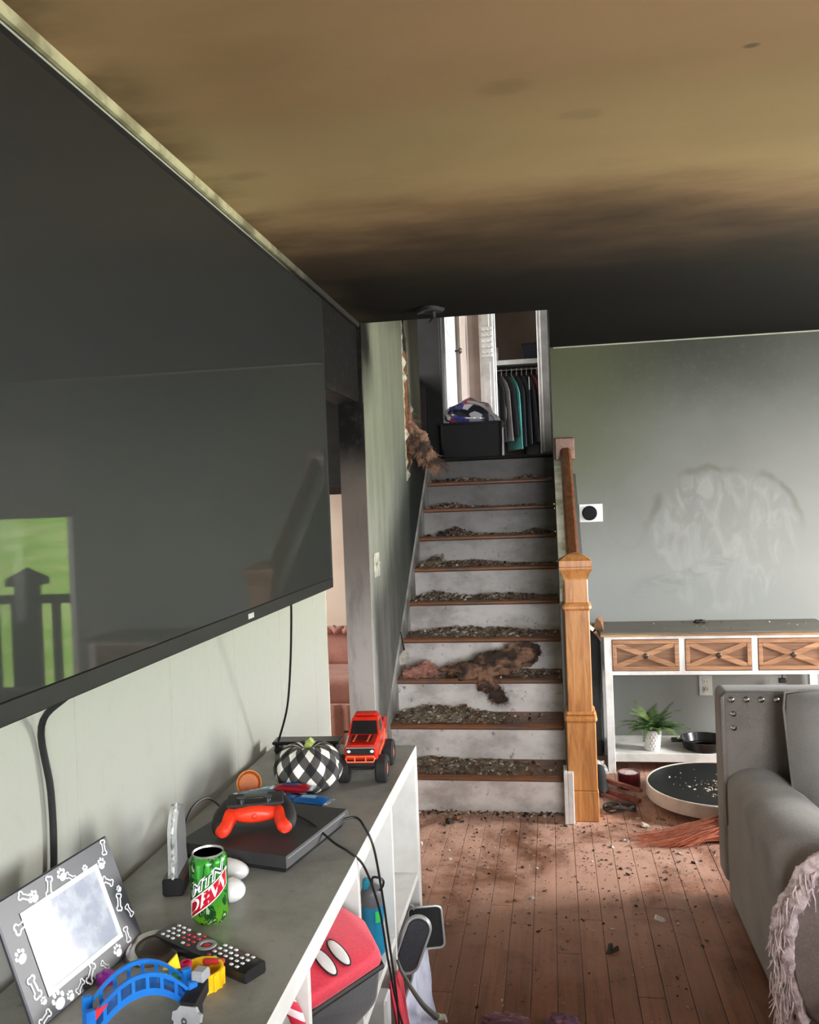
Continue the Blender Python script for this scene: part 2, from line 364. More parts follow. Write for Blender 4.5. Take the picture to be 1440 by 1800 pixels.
def fabric(name, a, b, rough=.95):
    t = NT(name); v = t.coord(); wv = t.noise(t.mapv(v, (420, 420, 120)), 1, 2); wv2 = t.noise(t.mapv(v, (120, 120, 420)), 1, 2)
    h = t.ma('ADD', wv, wv2); col = t.mix(t.mr(t.noise(v, 5, 4), .35, .7), a, b); col = t.mix(t.ma('MULTIPLY', t.mr(h, .9, 1.2), .25), col, tuple(min(1, x*1.5) for x in a[:3])+(1,))
    t.bump(h, .25, .002); return t.out(col, rough, Sheen_Weight=.25)
M_sofa = fabric('grey_upholstery', c(118, 112, 106), c(98, 93, 88))
M_taupe = fabric('taupe_upholstery', c(128, 114, 106), c(104, 92, 86))
M_pillow = fabric('grey_pillow_cloth', c(118, 115, 111), c(102, 99, 96))
M_throw = mat('pale_chenille', c(224, 206, 206), 1, c(176, 158, 158), 40, bump=.8, bscale=70)
M_conwood = wood('brown_drawer_wood', c(176, 132, 96), c(136, 96, 66), 'x', .55)
M_conshade = wood('shaded_drawer_wood', c(134, 98, 70), c(104, 72, 50), 'x', .6)  # darker drawer wood, painting in the shade behind the raised boards
M_contop = wood('grey_stained_top', c(104, 98, 86), c(84, 80, 70), 'x', .5)
M_conedge = wood('worn_wood_edge', c(168, 132, 84), c(120, 88, 56), 'x', .5)
M_knob = mat('dark_bronze', c(74, 62, 54), .4, Metallic=.6)

# ------------------------------------------------------------------ the setting
XL, H, YB, XR = -.884, 2.358, 5.08, 3.2
# floor: a slab under single planks
struct('floor', G().box(-1.0, XR, -2, 6.4, -.12, -.016), mat('floor_slab', c(70, 46, 34), .8))
FL = bpy.data.objects['floor']
random.seed(3); PW = .079; row = 0; rest = G(); x = -.9
while x < XR-.001:
    near = x < 1.75; y = -2 if not near else 1.7-random.random()*.9
    if near: rest.box(x+.0008, x+PW-.0008, -2, y-.001, -.016, 0)
    while y < YB:
        L_ = random.uniform(.75, 1.5) if near else 3.5; y1 = min(y+L_, YB)
        if YB-y1 < .25: y1 = YB
        g = G() if near else rest; g.box(x+.0008, x+PW-.0008, y+.0008, y1-.0008, -.016, random.uniform(-.0012, 0), .0012 if near else 0)
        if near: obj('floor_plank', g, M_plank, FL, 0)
        y = y1
    x += PW
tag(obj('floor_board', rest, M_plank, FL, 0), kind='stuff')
struct('floor_side_room', G().box(-4.2, -1.0, 3.0, 7.2, -.12, 0), mat('side_room_floor', c(150, 112, 84), .5))
# left wall: a backing with separate panels, then the doorway and its header
g = G().box(-1.0, XL-.008, -2, 3.268, 0, H).box(-1.0, XL-.008, 3.268, 4.02, 1.975, H)
WL = struct('wall_left', g, M_left)
ys = [-2]+[-1.37+.405*i for i in range(12)]
ys = [y for y in ys if y < 3.1]+[3.27]
for a, b in zip(ys, ys[1:]): obj('wall_panel', G().box(XL-.0075, XL, a+.0006, b-.0006, 0, H, .0015), M_left, WL, 0)
obj('wall_panel', G().box(XL-.0075, XL, 3.273, 4.02, 1.975, H, .002), M_left, WL, 0)
obj('end_cap', G().box(-1.0, XL, 3.268, 3.276, 0, 1.975), M_trim, WL, 0)
# stair wall: runs up past the ceiling opening
g = G().box(-.985, -.868, 4.02, 5.88, 0, 4.6); WS = struct('wall_stairwell', g, M_jamb)
yy = [4.02, 4.43, 4.84, 5.20]
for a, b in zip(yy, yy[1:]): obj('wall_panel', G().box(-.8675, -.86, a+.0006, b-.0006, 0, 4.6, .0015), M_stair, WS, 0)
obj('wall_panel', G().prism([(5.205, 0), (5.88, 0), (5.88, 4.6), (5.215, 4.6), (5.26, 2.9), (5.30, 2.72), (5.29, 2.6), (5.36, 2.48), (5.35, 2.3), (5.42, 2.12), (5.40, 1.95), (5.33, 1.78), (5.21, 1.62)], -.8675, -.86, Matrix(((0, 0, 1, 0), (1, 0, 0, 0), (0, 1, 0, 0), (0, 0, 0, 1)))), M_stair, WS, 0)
obj('jamb_face', G().box(-.985, -.862, 4.008, 4.02, 0, 1.975), M_jamb, WS, 0)
# ceiling with the stair opening left free
struct('ceiling', G().box(-1.0, XR, -2, 4.045, H, H+.26).box(.03, XR, 4.045, YB+.12, H, H+.26), M_ceil)
# back wall with a window to the right, and the stairwell's right wall above the ceiling
wx0, wx1, wz0, wz1 = 1.72, 2.62, .30, 1.98
WB = struct('wall_back', G().box(.03, wx0, YB, YB+.12, 0, H).box(wx1, XR, YB, YB+.12, 0, H).box(wx0, wx1, YB, YB+.12, 0, wz0).box(wx0, wx1, YB, YB+.12, wz1, H), M_back)
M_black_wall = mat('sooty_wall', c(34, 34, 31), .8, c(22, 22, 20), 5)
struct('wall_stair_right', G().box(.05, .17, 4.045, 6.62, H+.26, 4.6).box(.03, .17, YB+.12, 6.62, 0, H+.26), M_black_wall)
struct('wall_right', G().box(XR, XR+.12, -2, .2, 0, H).box(XR, XR+.12, 1.6, 3.45, 0, H).box(XR, XR+.12, 4.35, YB+.12, 0, H)
       .box(XR, XR+.12, .2, 1.6, 0, .85).box(XR, XR+.12, .2, 1.6, 2.1, H).box(XR, XR+.12, 3.45, 4.35, 0, .55).box(XR, XR+.12, 3.45, 4.35, 2.1, H), M_back)
struct('wall_rear', G().box(-1.0, .3, -2.12, -2, 0, H).box(2.1, XR+.12, -2.12, -2, 0, H).box(.3, 2.1, -2.12, -2, 0, 1.0).box(.3, 2.1, -2.12, -2, 2.25, H), M_back)
struct('added_blocker_wall', G().box(-.36, XR, .6, .7, 0, .85), M_back)   # added low wall below view, keeps rear window light off the near floor
def window(n, x0, x1, y0, y1, z0, z1, ax):
    fr = G(); t = .05
    if ax == 'x':
        for a, b, e, f in ((y0, y0+t, z0, z1), (y1-t, y1, z0, z1), (y0, y1, z0, z0+t), (y0, y1, z1-t, z1), ((y0+y1)/2-t/2, (y0+y1)/2+t/2, z0, z1)): fr.box(x0, x1, a, b, e, f)
        gl = G().box((x0+x1)/2-.003, (x0+x1)/2+.003, y0+.02, y1-.02, z0+.02, z1-.02)
    else:
        for a, b, e, f in ((x0, x0+t, z0, z1), (x1-t, x1, z0, z1), (x0, x1, z0, z0+t), (x0, x1, z1-t, z1)): fr.box(a, b, y0, y1, e, f)
        gl = G().box(x0+.02, x1-.02, (y0+y1)/2-.003, (y0+y1)/2+.003, z0+.02, z1-.02)
    o = struct('window_%d' % n, fr, M_white); obj('pane', gl, M_glass, o, 0); return o
window(1, XR, XR+.1, 3.45, 4.35, .55, 2.1, 'x'); window(2, XR, XR+.1, .2, 1.6, .85, 2.1, 'x')
window(4, .3, 2.1, -2.1, -2.02, 1.0, 2.25, 'y'); W3 = window(3, wx0, wx1, YB+.02, YB+.1, wz0, wz1, 'y')
obj('roller_blind', G().box(wx0+.01, wx1-.01, YB+.005, YB+.012, 1.49, wz1).tube([(wx0+.01, YB+.012, 1.49), (wx1-.01, YB+.012, 1.49)], .012), mat('grey_blind', c(120, 118, 112), .8), W3)
# ceiling-line trims
def sooty_trim():
    t = NT('sooty_ceiling_trim'); P = t.pos(); X, Y, Z = t.xyz(P)
    return t.out(t.mix(t.mr(t.ma('ADD', Y, t.noise(P, 6, 3)), 2.7, 3.7), t.mix(t.mr(t.noise(P, 9, 4), .4, .65), c(176, 172, 136), c(120, 114, 84)), c(26, 25, 20)), .6)
M_sooty_trim = sooty_trim()
struct('trim_1', G().box(XL, XL+.018, -2, 4.02, H-.024, H, .004), M_sooty_trim)
struct('trim_2', G().box(.05, XR, YB-.006, YB, H-.008, H-.001), mat('grey_trim', c(150, 152, 136), .6))
# upper floor: landing, end wall with doorway, bedroom shell
YE = 6.5
M_carpet = mat('dark_carpet', c(44, 42, 40), 1, c(30, 29, 28), 30)
struct('floor_upper', G().box(-2.6, 3, 6.27, 9.2, 1.62, 1.8), M_carpet)
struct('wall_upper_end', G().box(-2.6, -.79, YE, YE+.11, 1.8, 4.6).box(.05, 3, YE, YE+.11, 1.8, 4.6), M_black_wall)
M_bed = mat('bedroom_wall', c(168, 152, 142), .8, c(156, 140, 130), 3)
struct('wall_bedroom', G().box(-1.6, -.60, 8.2, 8.3, 1.8, 4.4).box(-.02, 3, 8.2, 8.3, 1.8, 4.4).box(-1.6, 3, 9.0, 9.1, 1.8, 4.4).box(-.79, -.72, 7.42, 8.2, 1.8, 4.4).box(-.70, -.6, 8.3, 9, 1.8, 4.4).box(-.02, .08, 8.3, 9, 1.8, 4.4), M_bed)
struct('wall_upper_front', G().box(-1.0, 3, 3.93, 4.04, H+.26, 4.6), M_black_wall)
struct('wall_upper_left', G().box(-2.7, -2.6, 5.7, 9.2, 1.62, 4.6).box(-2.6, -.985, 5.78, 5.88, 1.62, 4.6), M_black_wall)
struct('ceiling_upper', G().box(-2.6, 3, 4.045, 9.2, 4.4, 4.5), mat('upper_ceiling', c(80, 76, 70), .9))
struct('trim_3', G().box(-.055, .048, YE-.02, YE+.13, 1.815, 4.0, .006).box(-.03, .03, YE-.035, YE-.02, 1.825, 4.0, .004), M_white)   # right casing of the bedroom doorway
struct('trim_5', G().box(-.79, -.775, YE-.01, YE+.12, 1.8, 4.0, .003), M_black_wall)
struct('trim_6', G().box(-.60, -.455, 8.17, 8.2, 1.8, 4.2, .006).box(-.52, -.50, 8.155, 8.17, 1.8, 4.2, .004), M_white)     # closet casing
# side room beyond the doorway
struct('wall_side_room', G().box(-4.2, -.9, 6.5, 6.6, 0, 1.57), mat('peach_wall', c(228, 212, 196), .8, c(220, 200, 184), 2))
struct('wall_side_room_upper', G().box(-4.2, -.9, 6.45, 6.6, 1.57, H), mat('sooty_upper_wall', c(40, 28, 26), .8, c(26, 20, 20), 3))
struct('wall_side_room_left', G().box(-4.3, -4.2, 3, 6.6, 0, H).box(-4.2, -.985, 2.9, 3.0, 0, H), M_jamb)
struct('ceiling_side_room', G().box(-4.3, -1.0, 2.9, 6.6, H, H+.1), M_dark)
struct('wall_side_room_right', G().box(-.985, -.9, 5.88, 6.5, 0, 1.6), M_jamb)
# outdoors
struct('lawn', G().add([(-8, YB+.5, -.6), (30, YB+.5, -.6), (30, 14, -.5), (-8, 14, -.5), (30, 60, 5.5), (-8, 60, 5.5)], [(0, 1, 2, 3), (3, 2, 4, 5)]), M_lawn)
struct('lawn_side', G().add([(XR+.6, -30, -.6), (40, -30, -.6), (40, YB+.5, -.6), (XR+.6, YB+.5, -.6)], [(0, 1, 2, 3)]), mat('gravel_drive', c(150, 146, 134), .95, c(128, 126, 112), 4))
# deck railing outside the back window, mirrored in the television
dr = thing('deck_railing', 'dark deck railing with capped post outside the back window, mirrored in the television', 'railing', (2.46, 5.62, -.55))
M_rlg = mat('dark_stained_railing', c(36, 32, 30), .7)
obj('post', G().box(-.12, .02, -.06, .06, 0, 1.55, .006).hull([(-.16, -.1, 1.55), (.06, -.1, 1.55), (.06, .1, 1.55), (-.16, .1, 1.55), (-.16, -.1, 1.6), (.06, -.1, 1.6), (.06, .1, 1.6), (-.16, .1, 1.6), (-.05, 0, 1.68)]), M_rlg, dr)
obj('rail', G().box(-.95, 1.1, -.035, .035, 1.42, 1.48, .006), M_rlg, dr); obj('rail', G().box(-.95, 1.1, -.03, .03, .72, .78, .006), M_rlg, dr)
for i in range(9): obj('baluster', G().box(-.93+.16*i, -.88+.16*i, -.02, .02, .78, 1.42), M_rlg, dr)

# ------------------------------------------------------------------ staircase
Y0, GO, RI = 4.085, .2405, .18
sx0, sx1 = -.858, .033
st = thing('staircase', 'ten-step staircase with white risers and oak treads strewn with debris', 'staircase', (-.41, Y0, 0))
for n in range(1, 11):
    y = Y0+(n-1)*GO
    obj('riser', G().box(sx0, sx1, y, y+.018, (n-1)*RI, n*RI-.028), M_riser, st, 0, True)
    if n < 10: obj('tread', G().box(sx0, sx1, y-.026, y+GO+.018, n*RI-.028, n*RI, .009), M_tread, st, 0, True)
obj('landing_nosing', G().box(sx0, sx1, Y0+9*GO-.026, Y0+9*GO+.06, 10*RI-.026, 10*RI, .008), M_dark, st, 0, True)
YZ = Matrix(((0, 0, 1, 0), (1, 0, 0, 0), (0, 1, 0, 0), (0, 0, 0, 1)))     # (y, z, x) prism in the YZ plane
sk = lambda o: [(Y0-.04, 0), (Y0+.02, RI+o), (Y0+9*GO, 10*RI+o), (Y0+9*GO+.05, 10*RI+o), (Y0+9*GO+.05, 0)]
struct('baseboard_stairs', G().prism(sk(.09), -.8595, -.848, YZ), mat('grey_white_skirt', c(216, 216, 210), .5, c(150, 150, 144), 6))
# half wall with sloping cap to the right of the stairs
struct('wall_half', G().prism([(4.10, 0), (5.08, 0), (5.08, 1.62), (4.10, 1.02)], .03, .15, YZ), M_back)
struct('trim_7', G().prism([(4.08, 1.0), (5.08, 1.615), (5.08, 1.67), (4.08, 1.06)], .03, .068, YZ), M_trim)
struct('trim_8', G().box(.016, .033, 3.945, 4.066, 0, .235, .002).box(.033, .060, 3.945, 3.978, 0, .235, .003), M_white)
nw = thing('newel_post', 'honey oak square newel post with moulded cap at the foot of the stairs', 'post', (.103, 4.05, 0))
Q = lambda a, z0, z1, b=.004: G().box(-a, a, -a, a, z0, z1, b)
obj('plinth', Q(.069, 0, .14), M_oak, nw); obj('base_block', Q(.066, .14, .455), M_oak, nw)
obj('lower_moulding', Q(.074, .455, .485, .01).box(-.068, .068, -.068, .068, .485, .505, .008), M_oak, nw)
obj('shaft', Q(.0555, .5, .98), M_oak, nw)
obj('upper_moulding', Q(.066, .965, 1.0, .012), M_oak, nw); obj('neck', Q(.053, 1.0, 1.12).box(-.032, .032, -.055, -.052, 1.02, 1.1), M_oak, nw)
SQ = lambda L_: G().loft([[(k*x, k*y, z) for x, y in ((-1, -1), (1, -1), (1, 1), (-1, 1))] for k, z in L_])
obj('collar', SQ(((.054, 1.11), (.0555, 1.118), (.060, 1.13), (.066, 1.143), (.070, 1.150), (.0735, 1.153), (.0745, 1.160), (.0735, 1.166), (.068, 1.168))), M_oak, nw, 0)
obj('cap', SQ(((.066, 1.168), (.0735, 1.169), (.0735, 1.196), (.070, 1.199), (.035, 1.222), (.003, 1.232))), M_oak, nw, 0)
hr = thing('handrail', 'dark brown oak handrail climbing from the newel post to the wall', 'handrail', (.1, 4.1, 1.1))
prof = [(-.028, -.03), (.028, -.03), (.032, -.01), (.03, .02), (.018, .032), (-.018, .032), (-.03, .02), (-.032, -.01)]
obj('rail', G().loft([[(.098+p, y, z+q) for p, q in prof] for y, z in ((4.10, 1.125), (5.06, 1.74))]), M_rail, hr, 25, True)
obj('rosette', G().box(.038, .15, YB-.022, YB, 1.70, 1.83, .006), M_rail, hr, 25, True)
# ------------------------------------------------------------------ television on its wall arm
XT, ty0, ty1, tz0, tz1 = -.65, .88, 2.50, 1.249, 2.112
tv = thing('television', 'very large black flat television on a wall arm above the white shelf', 'television', (XT, 1.73, tz0))
M_tvb = mat('tv_frame_black', c(14, 14, 15), .5, c(18, 18, 19), 20, Specular_IOR_Level=.2)
obj('casing', G().box(XT-.035, XT-.004, ty0, ty1, tz0, tz1, .006).box(XT-.08, XT-.03, ty0+.25, ty1-.25, tz0+.12, tz1-.25, .02), M_black, tv, 35, True)
obj('screen', G().box(XT-.005, XT-.0015, ty0+.012, ty1-.010, tz0+.03, tz1-.012), M_screen, tv, 0, True)
b = G()
for y0, y1, z0, z1 in ((ty0, ty1, tz0, tz0+.03), (ty0, ty1, tz1-.012, tz1), (ty0, ty0+.012, tz0, tz1), (ty1-.010, ty1, tz0, tz1)): b.box(XT-.008, XT, y0, y1, z0, z1, .002)
obj('bezel', b, M_tvb, tv, 35, True)
lg = G()
for i in range(3): lg.box(XT, XT+.001, 1.765+i*.012, 1.774+i*.012, tz0+.009, tz0+.020)
obj('logo', lg, mat('logo_silver', c(190, 190, 186), .4), tv, 0, True, 'small pale maker\'s mark, too small to read')
obj('wall_bracket', G().box(XL+.001, XL+.02, 1.5, 1.96, 1.5, 1.9, .004).box(XL+.015, XT-.06, 1.68, 1.78, 1.64, 1.74, .004), M_matt, tv, 35, True)
solo('power_cable', G().tube([(-.70, 1.30, 1.27), (-.80, 1.31, 1.20), (-.868, 1.335, 1.14), (-.872, 1.36, 1.02), (-.872, 1.36, .90), (-.87, 1.34, .79)], .006, 8, smooth=6), M_wire, 'thick black cable hanging down the wall behind the picture frame', 'cable')
solo('power_cable', G().tube([(-.69, 2.20, 1.26), (-.70, 2.23, 1.2), (-.73, 2.30, 1.06), (-.77, 2.38, .92), (-.81, 2.42, .82), (-.83, 2.43, .775)], .0032, 8, smooth=6), M_wire, 'thin black cable from the television down to the far end of the shelf', 'cable')

# ------------------------------------------------------------------ cube shelf
cx0, cx1, cy0, cy1, ct = -.858, -.42, .98, 2.519, .77
cs = thing('cube_shelf', 'white cube shelf unit with sooty top along the wall under the television', 'shelf', (-.64, 1.75, 0))
top = G(); top.box(cx0, cx1, cy0, cy1, ct-.04, ct-.0012, .0015); top.cur = 1; top.box(cx0+.001, cx1-.0015, cy0+.001, cy1-.0015, ct-.0012, ct)
obj('top', top, [M_shelf, M_soottop], cs, 0, True)
obj('bottom_panel', G().box(cx0, cx1, cy0, cy1, 0, .04, .0015), M_shelf, cs, 0, True)
for y in (cy0, cy1-.038): obj('side_panel', G().box(cx0, cx1, y, y+.038, .04, ct-.04, .0015), M_shelf, cs, 0, True)
dv = [2.113, 1.738, 1.363]
for y in dv: obj('divider', G().box(cx0, cx1-.002, y-.008, y+.008, .04, ct-.04, .001), M_shelf, cs, 0, True)
for a, b in zip([cy0+.038]+[y+.008 for y in dv[::-1]], [y-.008 for y in dv[::-1]]+[cy1-.038]): obj('shelf_board', G().box(cx0, cx1-.004, a, b, .385, .403, .001), M_shelf, cs, 0, True)

# ------------------------------------------------------------------ picture frame with paws and bones
FW, FH = .262, .187
ya = R(7.2); le = R(21)
hx, nx = Vector((sin(ya), cos(ya), 0)), Vector((cos(ya), -sin(ya), 0)); up = Vector((0, 0, cos(le)))-nx*sin(le); nn = hx.cross(up)
org = Vector((-.705, 1.351, .772))-hx*FW
MF = Matrix(((hx.x, up.x, nn.x, org.x), (hx.y, up.y, nn.y, org.y), (hx.z, up.z, nn.z, org.z), (0, 0, 0, 1)))
pf = thing('picture_frame', 'black picture frame printed with white paws and bones, leaning back on the shelf', 'frame', tuple(org))
def fo(name, g, m, **k): g.v = [tuple(MF @ Vector(p)) for p in g.v]; return obj(name, g, m, pf, 25, True, **k)
M_frameface = NT('glossy_slate_print').out(c(54, 55, 61), .3, Specular_IOR_Level=.22)
M_print = NT('white_print').out(c(238, 240, 240), .4, Specular_IOR_Level=.2)
fo('board', G().box(0, FW, 0, FH, -.008, 0, .002), M_frameface)
ix0, ix1, iy0, iy1 = .048, .209, .038, .148
m_ = G()
for a, b, e, f in ((ix0-.008, ix1+.008, iy0-.008, iy0), (ix0-.008, ix1+.008, iy1, iy1+.008), (ix0-.008, ix0, iy0, iy1), (ix1, ix1+.008, iy0, iy1)): m_.box(a, b, e, f, 0, .0022, .0006)
fo('inner_border', m_, M_print)
fo('photo', G().box(ix0, ix1, iy0, iy1, 0, .0006), mat('faded_photo', c(150, 155, 168), .08, c(176, 182, 190), 30, Specular_IOR_Level=.2))
fo('strut', G().hull([(.09, .15, -.008), (.13, .15, -.008), (.09, .003, -.075), (.13, .003, -.075), (.09, .003, -.07), (.13, .003, -.07)]), M_matt)
def disc(g, x, y, rx, ry, a=0, z=.0004, n=12):
    g.prism([(x+rx*cos(2*pi*i/n)*cos(a)-ry*sin(2*pi*i/n)*sin(a), y+rx*cos(2*pi*i/n)*sin(a)+ry*sin(2*pi*i/n)*cos(a)) for i in range(n)], 0, z)
def paw(x, y, s, a):
    g = G(); rot = lambda p, q: (x+(p*cos(a)-q*sin(a))*s, y+(p*sin(a)+q*cos(a))*s)
    disc(g, *rot(0, -.25), .62*s, .48*s, a)
    for p, q in ((-.62, .28), (-.25, .68), (.25, .68), (.62, .28)): disc(g, *rot(p, q), .2*s, .27*s, a, n=9)
    fo('paw_print', g, M_print)
def bone(x, y, s, a):
    P = []
    for sx in (1, -1):
        for k in range(7): t = -pi*.25+pi*1.0*k/6; P.append((sx*(1+.38*cos(t)*1)-sx*0, sx*(.3+.34*sin(t))))
        for k in range(7): t = -pi*.75+pi*1.0*k/6-.0; P.append((sx*(1.0+.38*cos(-(t+pi*0))) if False else sx*(1+.38*cos(pi*.75-pi*1.0*k/6-pi*.5)), sx*(-.3-.34*sin(-pi*.25+pi*1.0*(6-k)/6))))
    # one clean outline: shaft with two lobes at either end
    P = []
    def lobe(cx, cy, a0, a1):
        for k in range(8): t = a0+(a1-a0)*k/7; P.append((cx+.34*cos(t), cy+.34*sin(t)))
    lobe(1, .27, pi*.95, -pi*.18); lobe(1, -.27, pi*.18, -pi*.95)
    lobe(-1, -.27, -pi*.05, -pi*1.18); lobe(-1, .27, pi*1.18, pi*.05)
    path = [(x+(p*cos(a)-q*sin(a))*s, y+(p*sin(a)+q*cos(a))*s, .0004) for p, q in P]
    fo('bone_print', G().tube(path, s*.13, 4, closed=True), M_print)
pi2 = pi/2
for q in ((.140, .170, .012, .3), (.190, .158, .0075, -.2), (.228, .150, .011, -.5), (.247, .098, .007, .9), (.197, .016, .012, .2), (.055, .016, .016, .1), (.078, .010, .009, .4), (.018, .102, .013, .4), (.075, .165, .011, .4), (.030, .03, .007, .5)): paw(*q)
for q in ((.108, .166, .011, 1.15), (.245, .172, .009, 1.35), (.155, .160, .008, 2.4), (.228, .120, .009, -.7), (.236, .080, .010, 1.15), (.252, .058, .008, 1.9), (.228, .028, .009, 1.5), (.04, .140, .013, .15), (.022, .055, .012, 1.7), (.06, .172, .010, -.6), (.128, .017, .011, .8), (.10, .012, .008, .5), (.022, .01, .009, .3), (.160, .012, .007, 2.2)): bone(*q)

# ------------------------------------------------------------------ things on the shelf
cn = thing('soda_can', 'green soda can with a slanted red name band standing on the shelf', 'can', (-.622, 1.436, ct), rz=math.atan2(-1.436, .622))
CR = .0332
M_lid = NT('can_lid_metal').out(c(190, 190, 188), .38, Metallic=.8)
def canmat():
    t = NT('green_can_print'); v = t.coord(); X, Y, Z = t.xyz(v)
    a = t.noise(t.mapv(v, (1, 1, .55), (0, .5, .2)), 46, 3, .6, 1.5)
    col = t.mix(t.mr(Z, .0, .06), c(120, 190, 40), c(64, 156, 56)); col = t.mix(t.mr(a, .47, .53), col, c(30, 84, 40)); col = t.mix(t.mr(a, .6, .64), col, c(196, 224, 180))
    return t.out(col, .25, Metallic=.55)
obj('body', G().lathe([(.024, 0), (.026, .002), (.0315, .009), (CR, .013), (CR, .108), (.0318, .113), (.0275, .119)], 40), canmat(), cn)
obj('lid', G().lathe([(.0275, .119), (.0278, .122), (.0265, .1225), (.0255, .1195), (.024, .1165), (.0, .1165)], 40), M_lid, cn)
obj('tab', G().box(-.006, .013, -.006, .006, .1175, .119, .001), M_chrome, cn)
obj('mouth', G().lathe([(.009, .1166), (.009, .1172), (0, .1172)], 14, T(-.011, .003, 0)), M_matt, cn)
def wrap(vs, r, z0, sh=.72, roll=0):
    return [(r*cos(x/CR+roll), r*sin(x/CR+roll), z0+y+x*sh) for x, y, *_ in vs]
def band(x0, x1, y0, y1, r, z0, n=16):
    vs = []; fs = []
    for i in range(n+1):
        x = x0+(x1-x0)*i/n; vs += [(x, y0), (x, y1)]
    for i in range(n): fs.append((2*i, 2*i+2, 2*i+3, 2*i+1))
    g = G(); g.add(wrap(vs, r, z0), fs); return g
RO = -.15   # the writing is turned a little to the left of the viewer
def cl(x): return x
obj('band_outline', band(-.042, .036, -.0155, .0155, CR+.0003, .057), M_print, cn)
obj('red_band', band(-.040, .034, -.0135, .0135, CR+.0006, .057), NT('can_red').out(c(196, 24, 46), .3, Metallic=.3), cn)
M_cdg = NT('can_dark_green').out(c(14, 56, 32), .3)
for s_, z0, sz, m, dx, off, dr_ in (('DEW', .057, .033, M_print, -.005, .0004, .0009), ('MTN', .0845, .025, M_print, -.004, .0016, .0009), ('MTN', .0845, .025, M_cdg, -.004, -.0002, .0013)):
    vs, fs = text_geo(s_, sz, off, .15); g = G(); g.add(wrap([((x*1.08+dx), y) for x, y, z in vs], CR+dr_, z0), fs); obj('lettering', g, m, cn, 0)

# acrylic plaque on a dark base
pq = thing('award_plaque', 'clear rough-edged glass award on a black base against the wall', 'award', (-.738, 1.56, ct), R(12))
random.seed(5); ol = [(-.045, .03)]+[(-.045+.008*random.random(), .03+.03*k) for k in range(1, 4)]+[(-.02, .145), (.005, .158), (.028, .15)]+[(.045-.008*random.random(), .12-.03*k) for k in range(0, 3)]+[(.045, .03)]
obj('glass_plate', G().prism(ol, -.009, .009, Matrix(((0, 0, 1, 0), (1, 0, 0, 0), (0, 1, 0, 0), (0, 0, 0, 1)))), NT('chipped_glass').out((.85, .88, .88, 1), .12, Transmission_Weight=.8, IOR=1.45), pq)
rim = G().tube([(.0, p, q) for p, q in ol], .0035, 6); obj('chipped_rim', rim, mat('frosted_rim', c(190, 192, 190), .3, c(90, 92, 92), 90, bump=.6, bscale=140), pq)
obj('base', G().box(-.02, .02, -.05, .05, 0, .034, .004), M_black, pq)

# game console (two slanted slabs), with its controller on top
gc = thing('game_console', 'flat black game console with slanted edges on the shelf', 'game console', (-.632, 1.772, ct), R(-13))
def slab(a0, a1, z0, z1, i0, i1): return [(sx*(.1325-i), sy*(.14-i*1.3), z) for z, i in ((z0, i0), (z1, i1)) for sx in (-1, 1) for sy in (-1, 1)]
obj('lower_slab', G().hull(slab(0, 0, .003, .017, .014, .006)), M_black, gc); obj('upper_slab', G().hull(slab(0, 0, .0195, .041, .000, .004)), mat('matt_console_black', c(34, 34, 36), .55, c(44, 43, 42), 25), gc)
obj('seam', G().box(-.122, .122, -.128, .128, .016, .0205), M_chrome, gc)
obj('side_strip', G().box(.1285, .1305, -.13, .12, .034, .038), mat('grey_strip', c(120, 122, 124), .3), gc)
for sx in (-.1, .1):
    for sy in (-.1, .1): obj('foot', G().lathe([(.008, 0), (.008, .004)], 10, T(sx, sy, 0)), M_black, gc)
obj('emblem', G().hull([(.02, .005, .041), (.035, .0, .041), (.05, .012, .041), (.034, .018, .041), (.035, .01, .0414)]), mat('emblem_grey', c(120, 120, 120), .4), gc, label='small grey emblem')
ctl = thing('game_controller', 'red and black game controller resting on the game console', 'game controller', (-.648, 1.752, ct+.0415), R(16))
M_red = mat('controller_red', c(234, 58, 26), .45, c(218, 48, 22), 20)
ring = lambda x, y, z, rx, rz_, n=14: [(x+rx*cos(2*pi*i/n), y, z+rz_*sin(2*pi*i/n)) for i in range(n)]
obj('body', G().loft([ring(0, .058, .034, .045, .008), ring(0, .05, .034, .062, .017), ring(0, .02, .034, .068, .021), ring(0, -.008, .034, .056, .020), ring(0, -.022, .033, .040, .014), ring(0, -.026, .033, .03, .008)]), M_red, ctl)
obj('top_plate', G().rbox(-.062, .062, -.012, .058, .046, .058, .006), M_matt, ctl)
obj('touch_pad', G().rbox(-.026, .026, .014, .052, .057, .060, .0012), M_black, ctl)
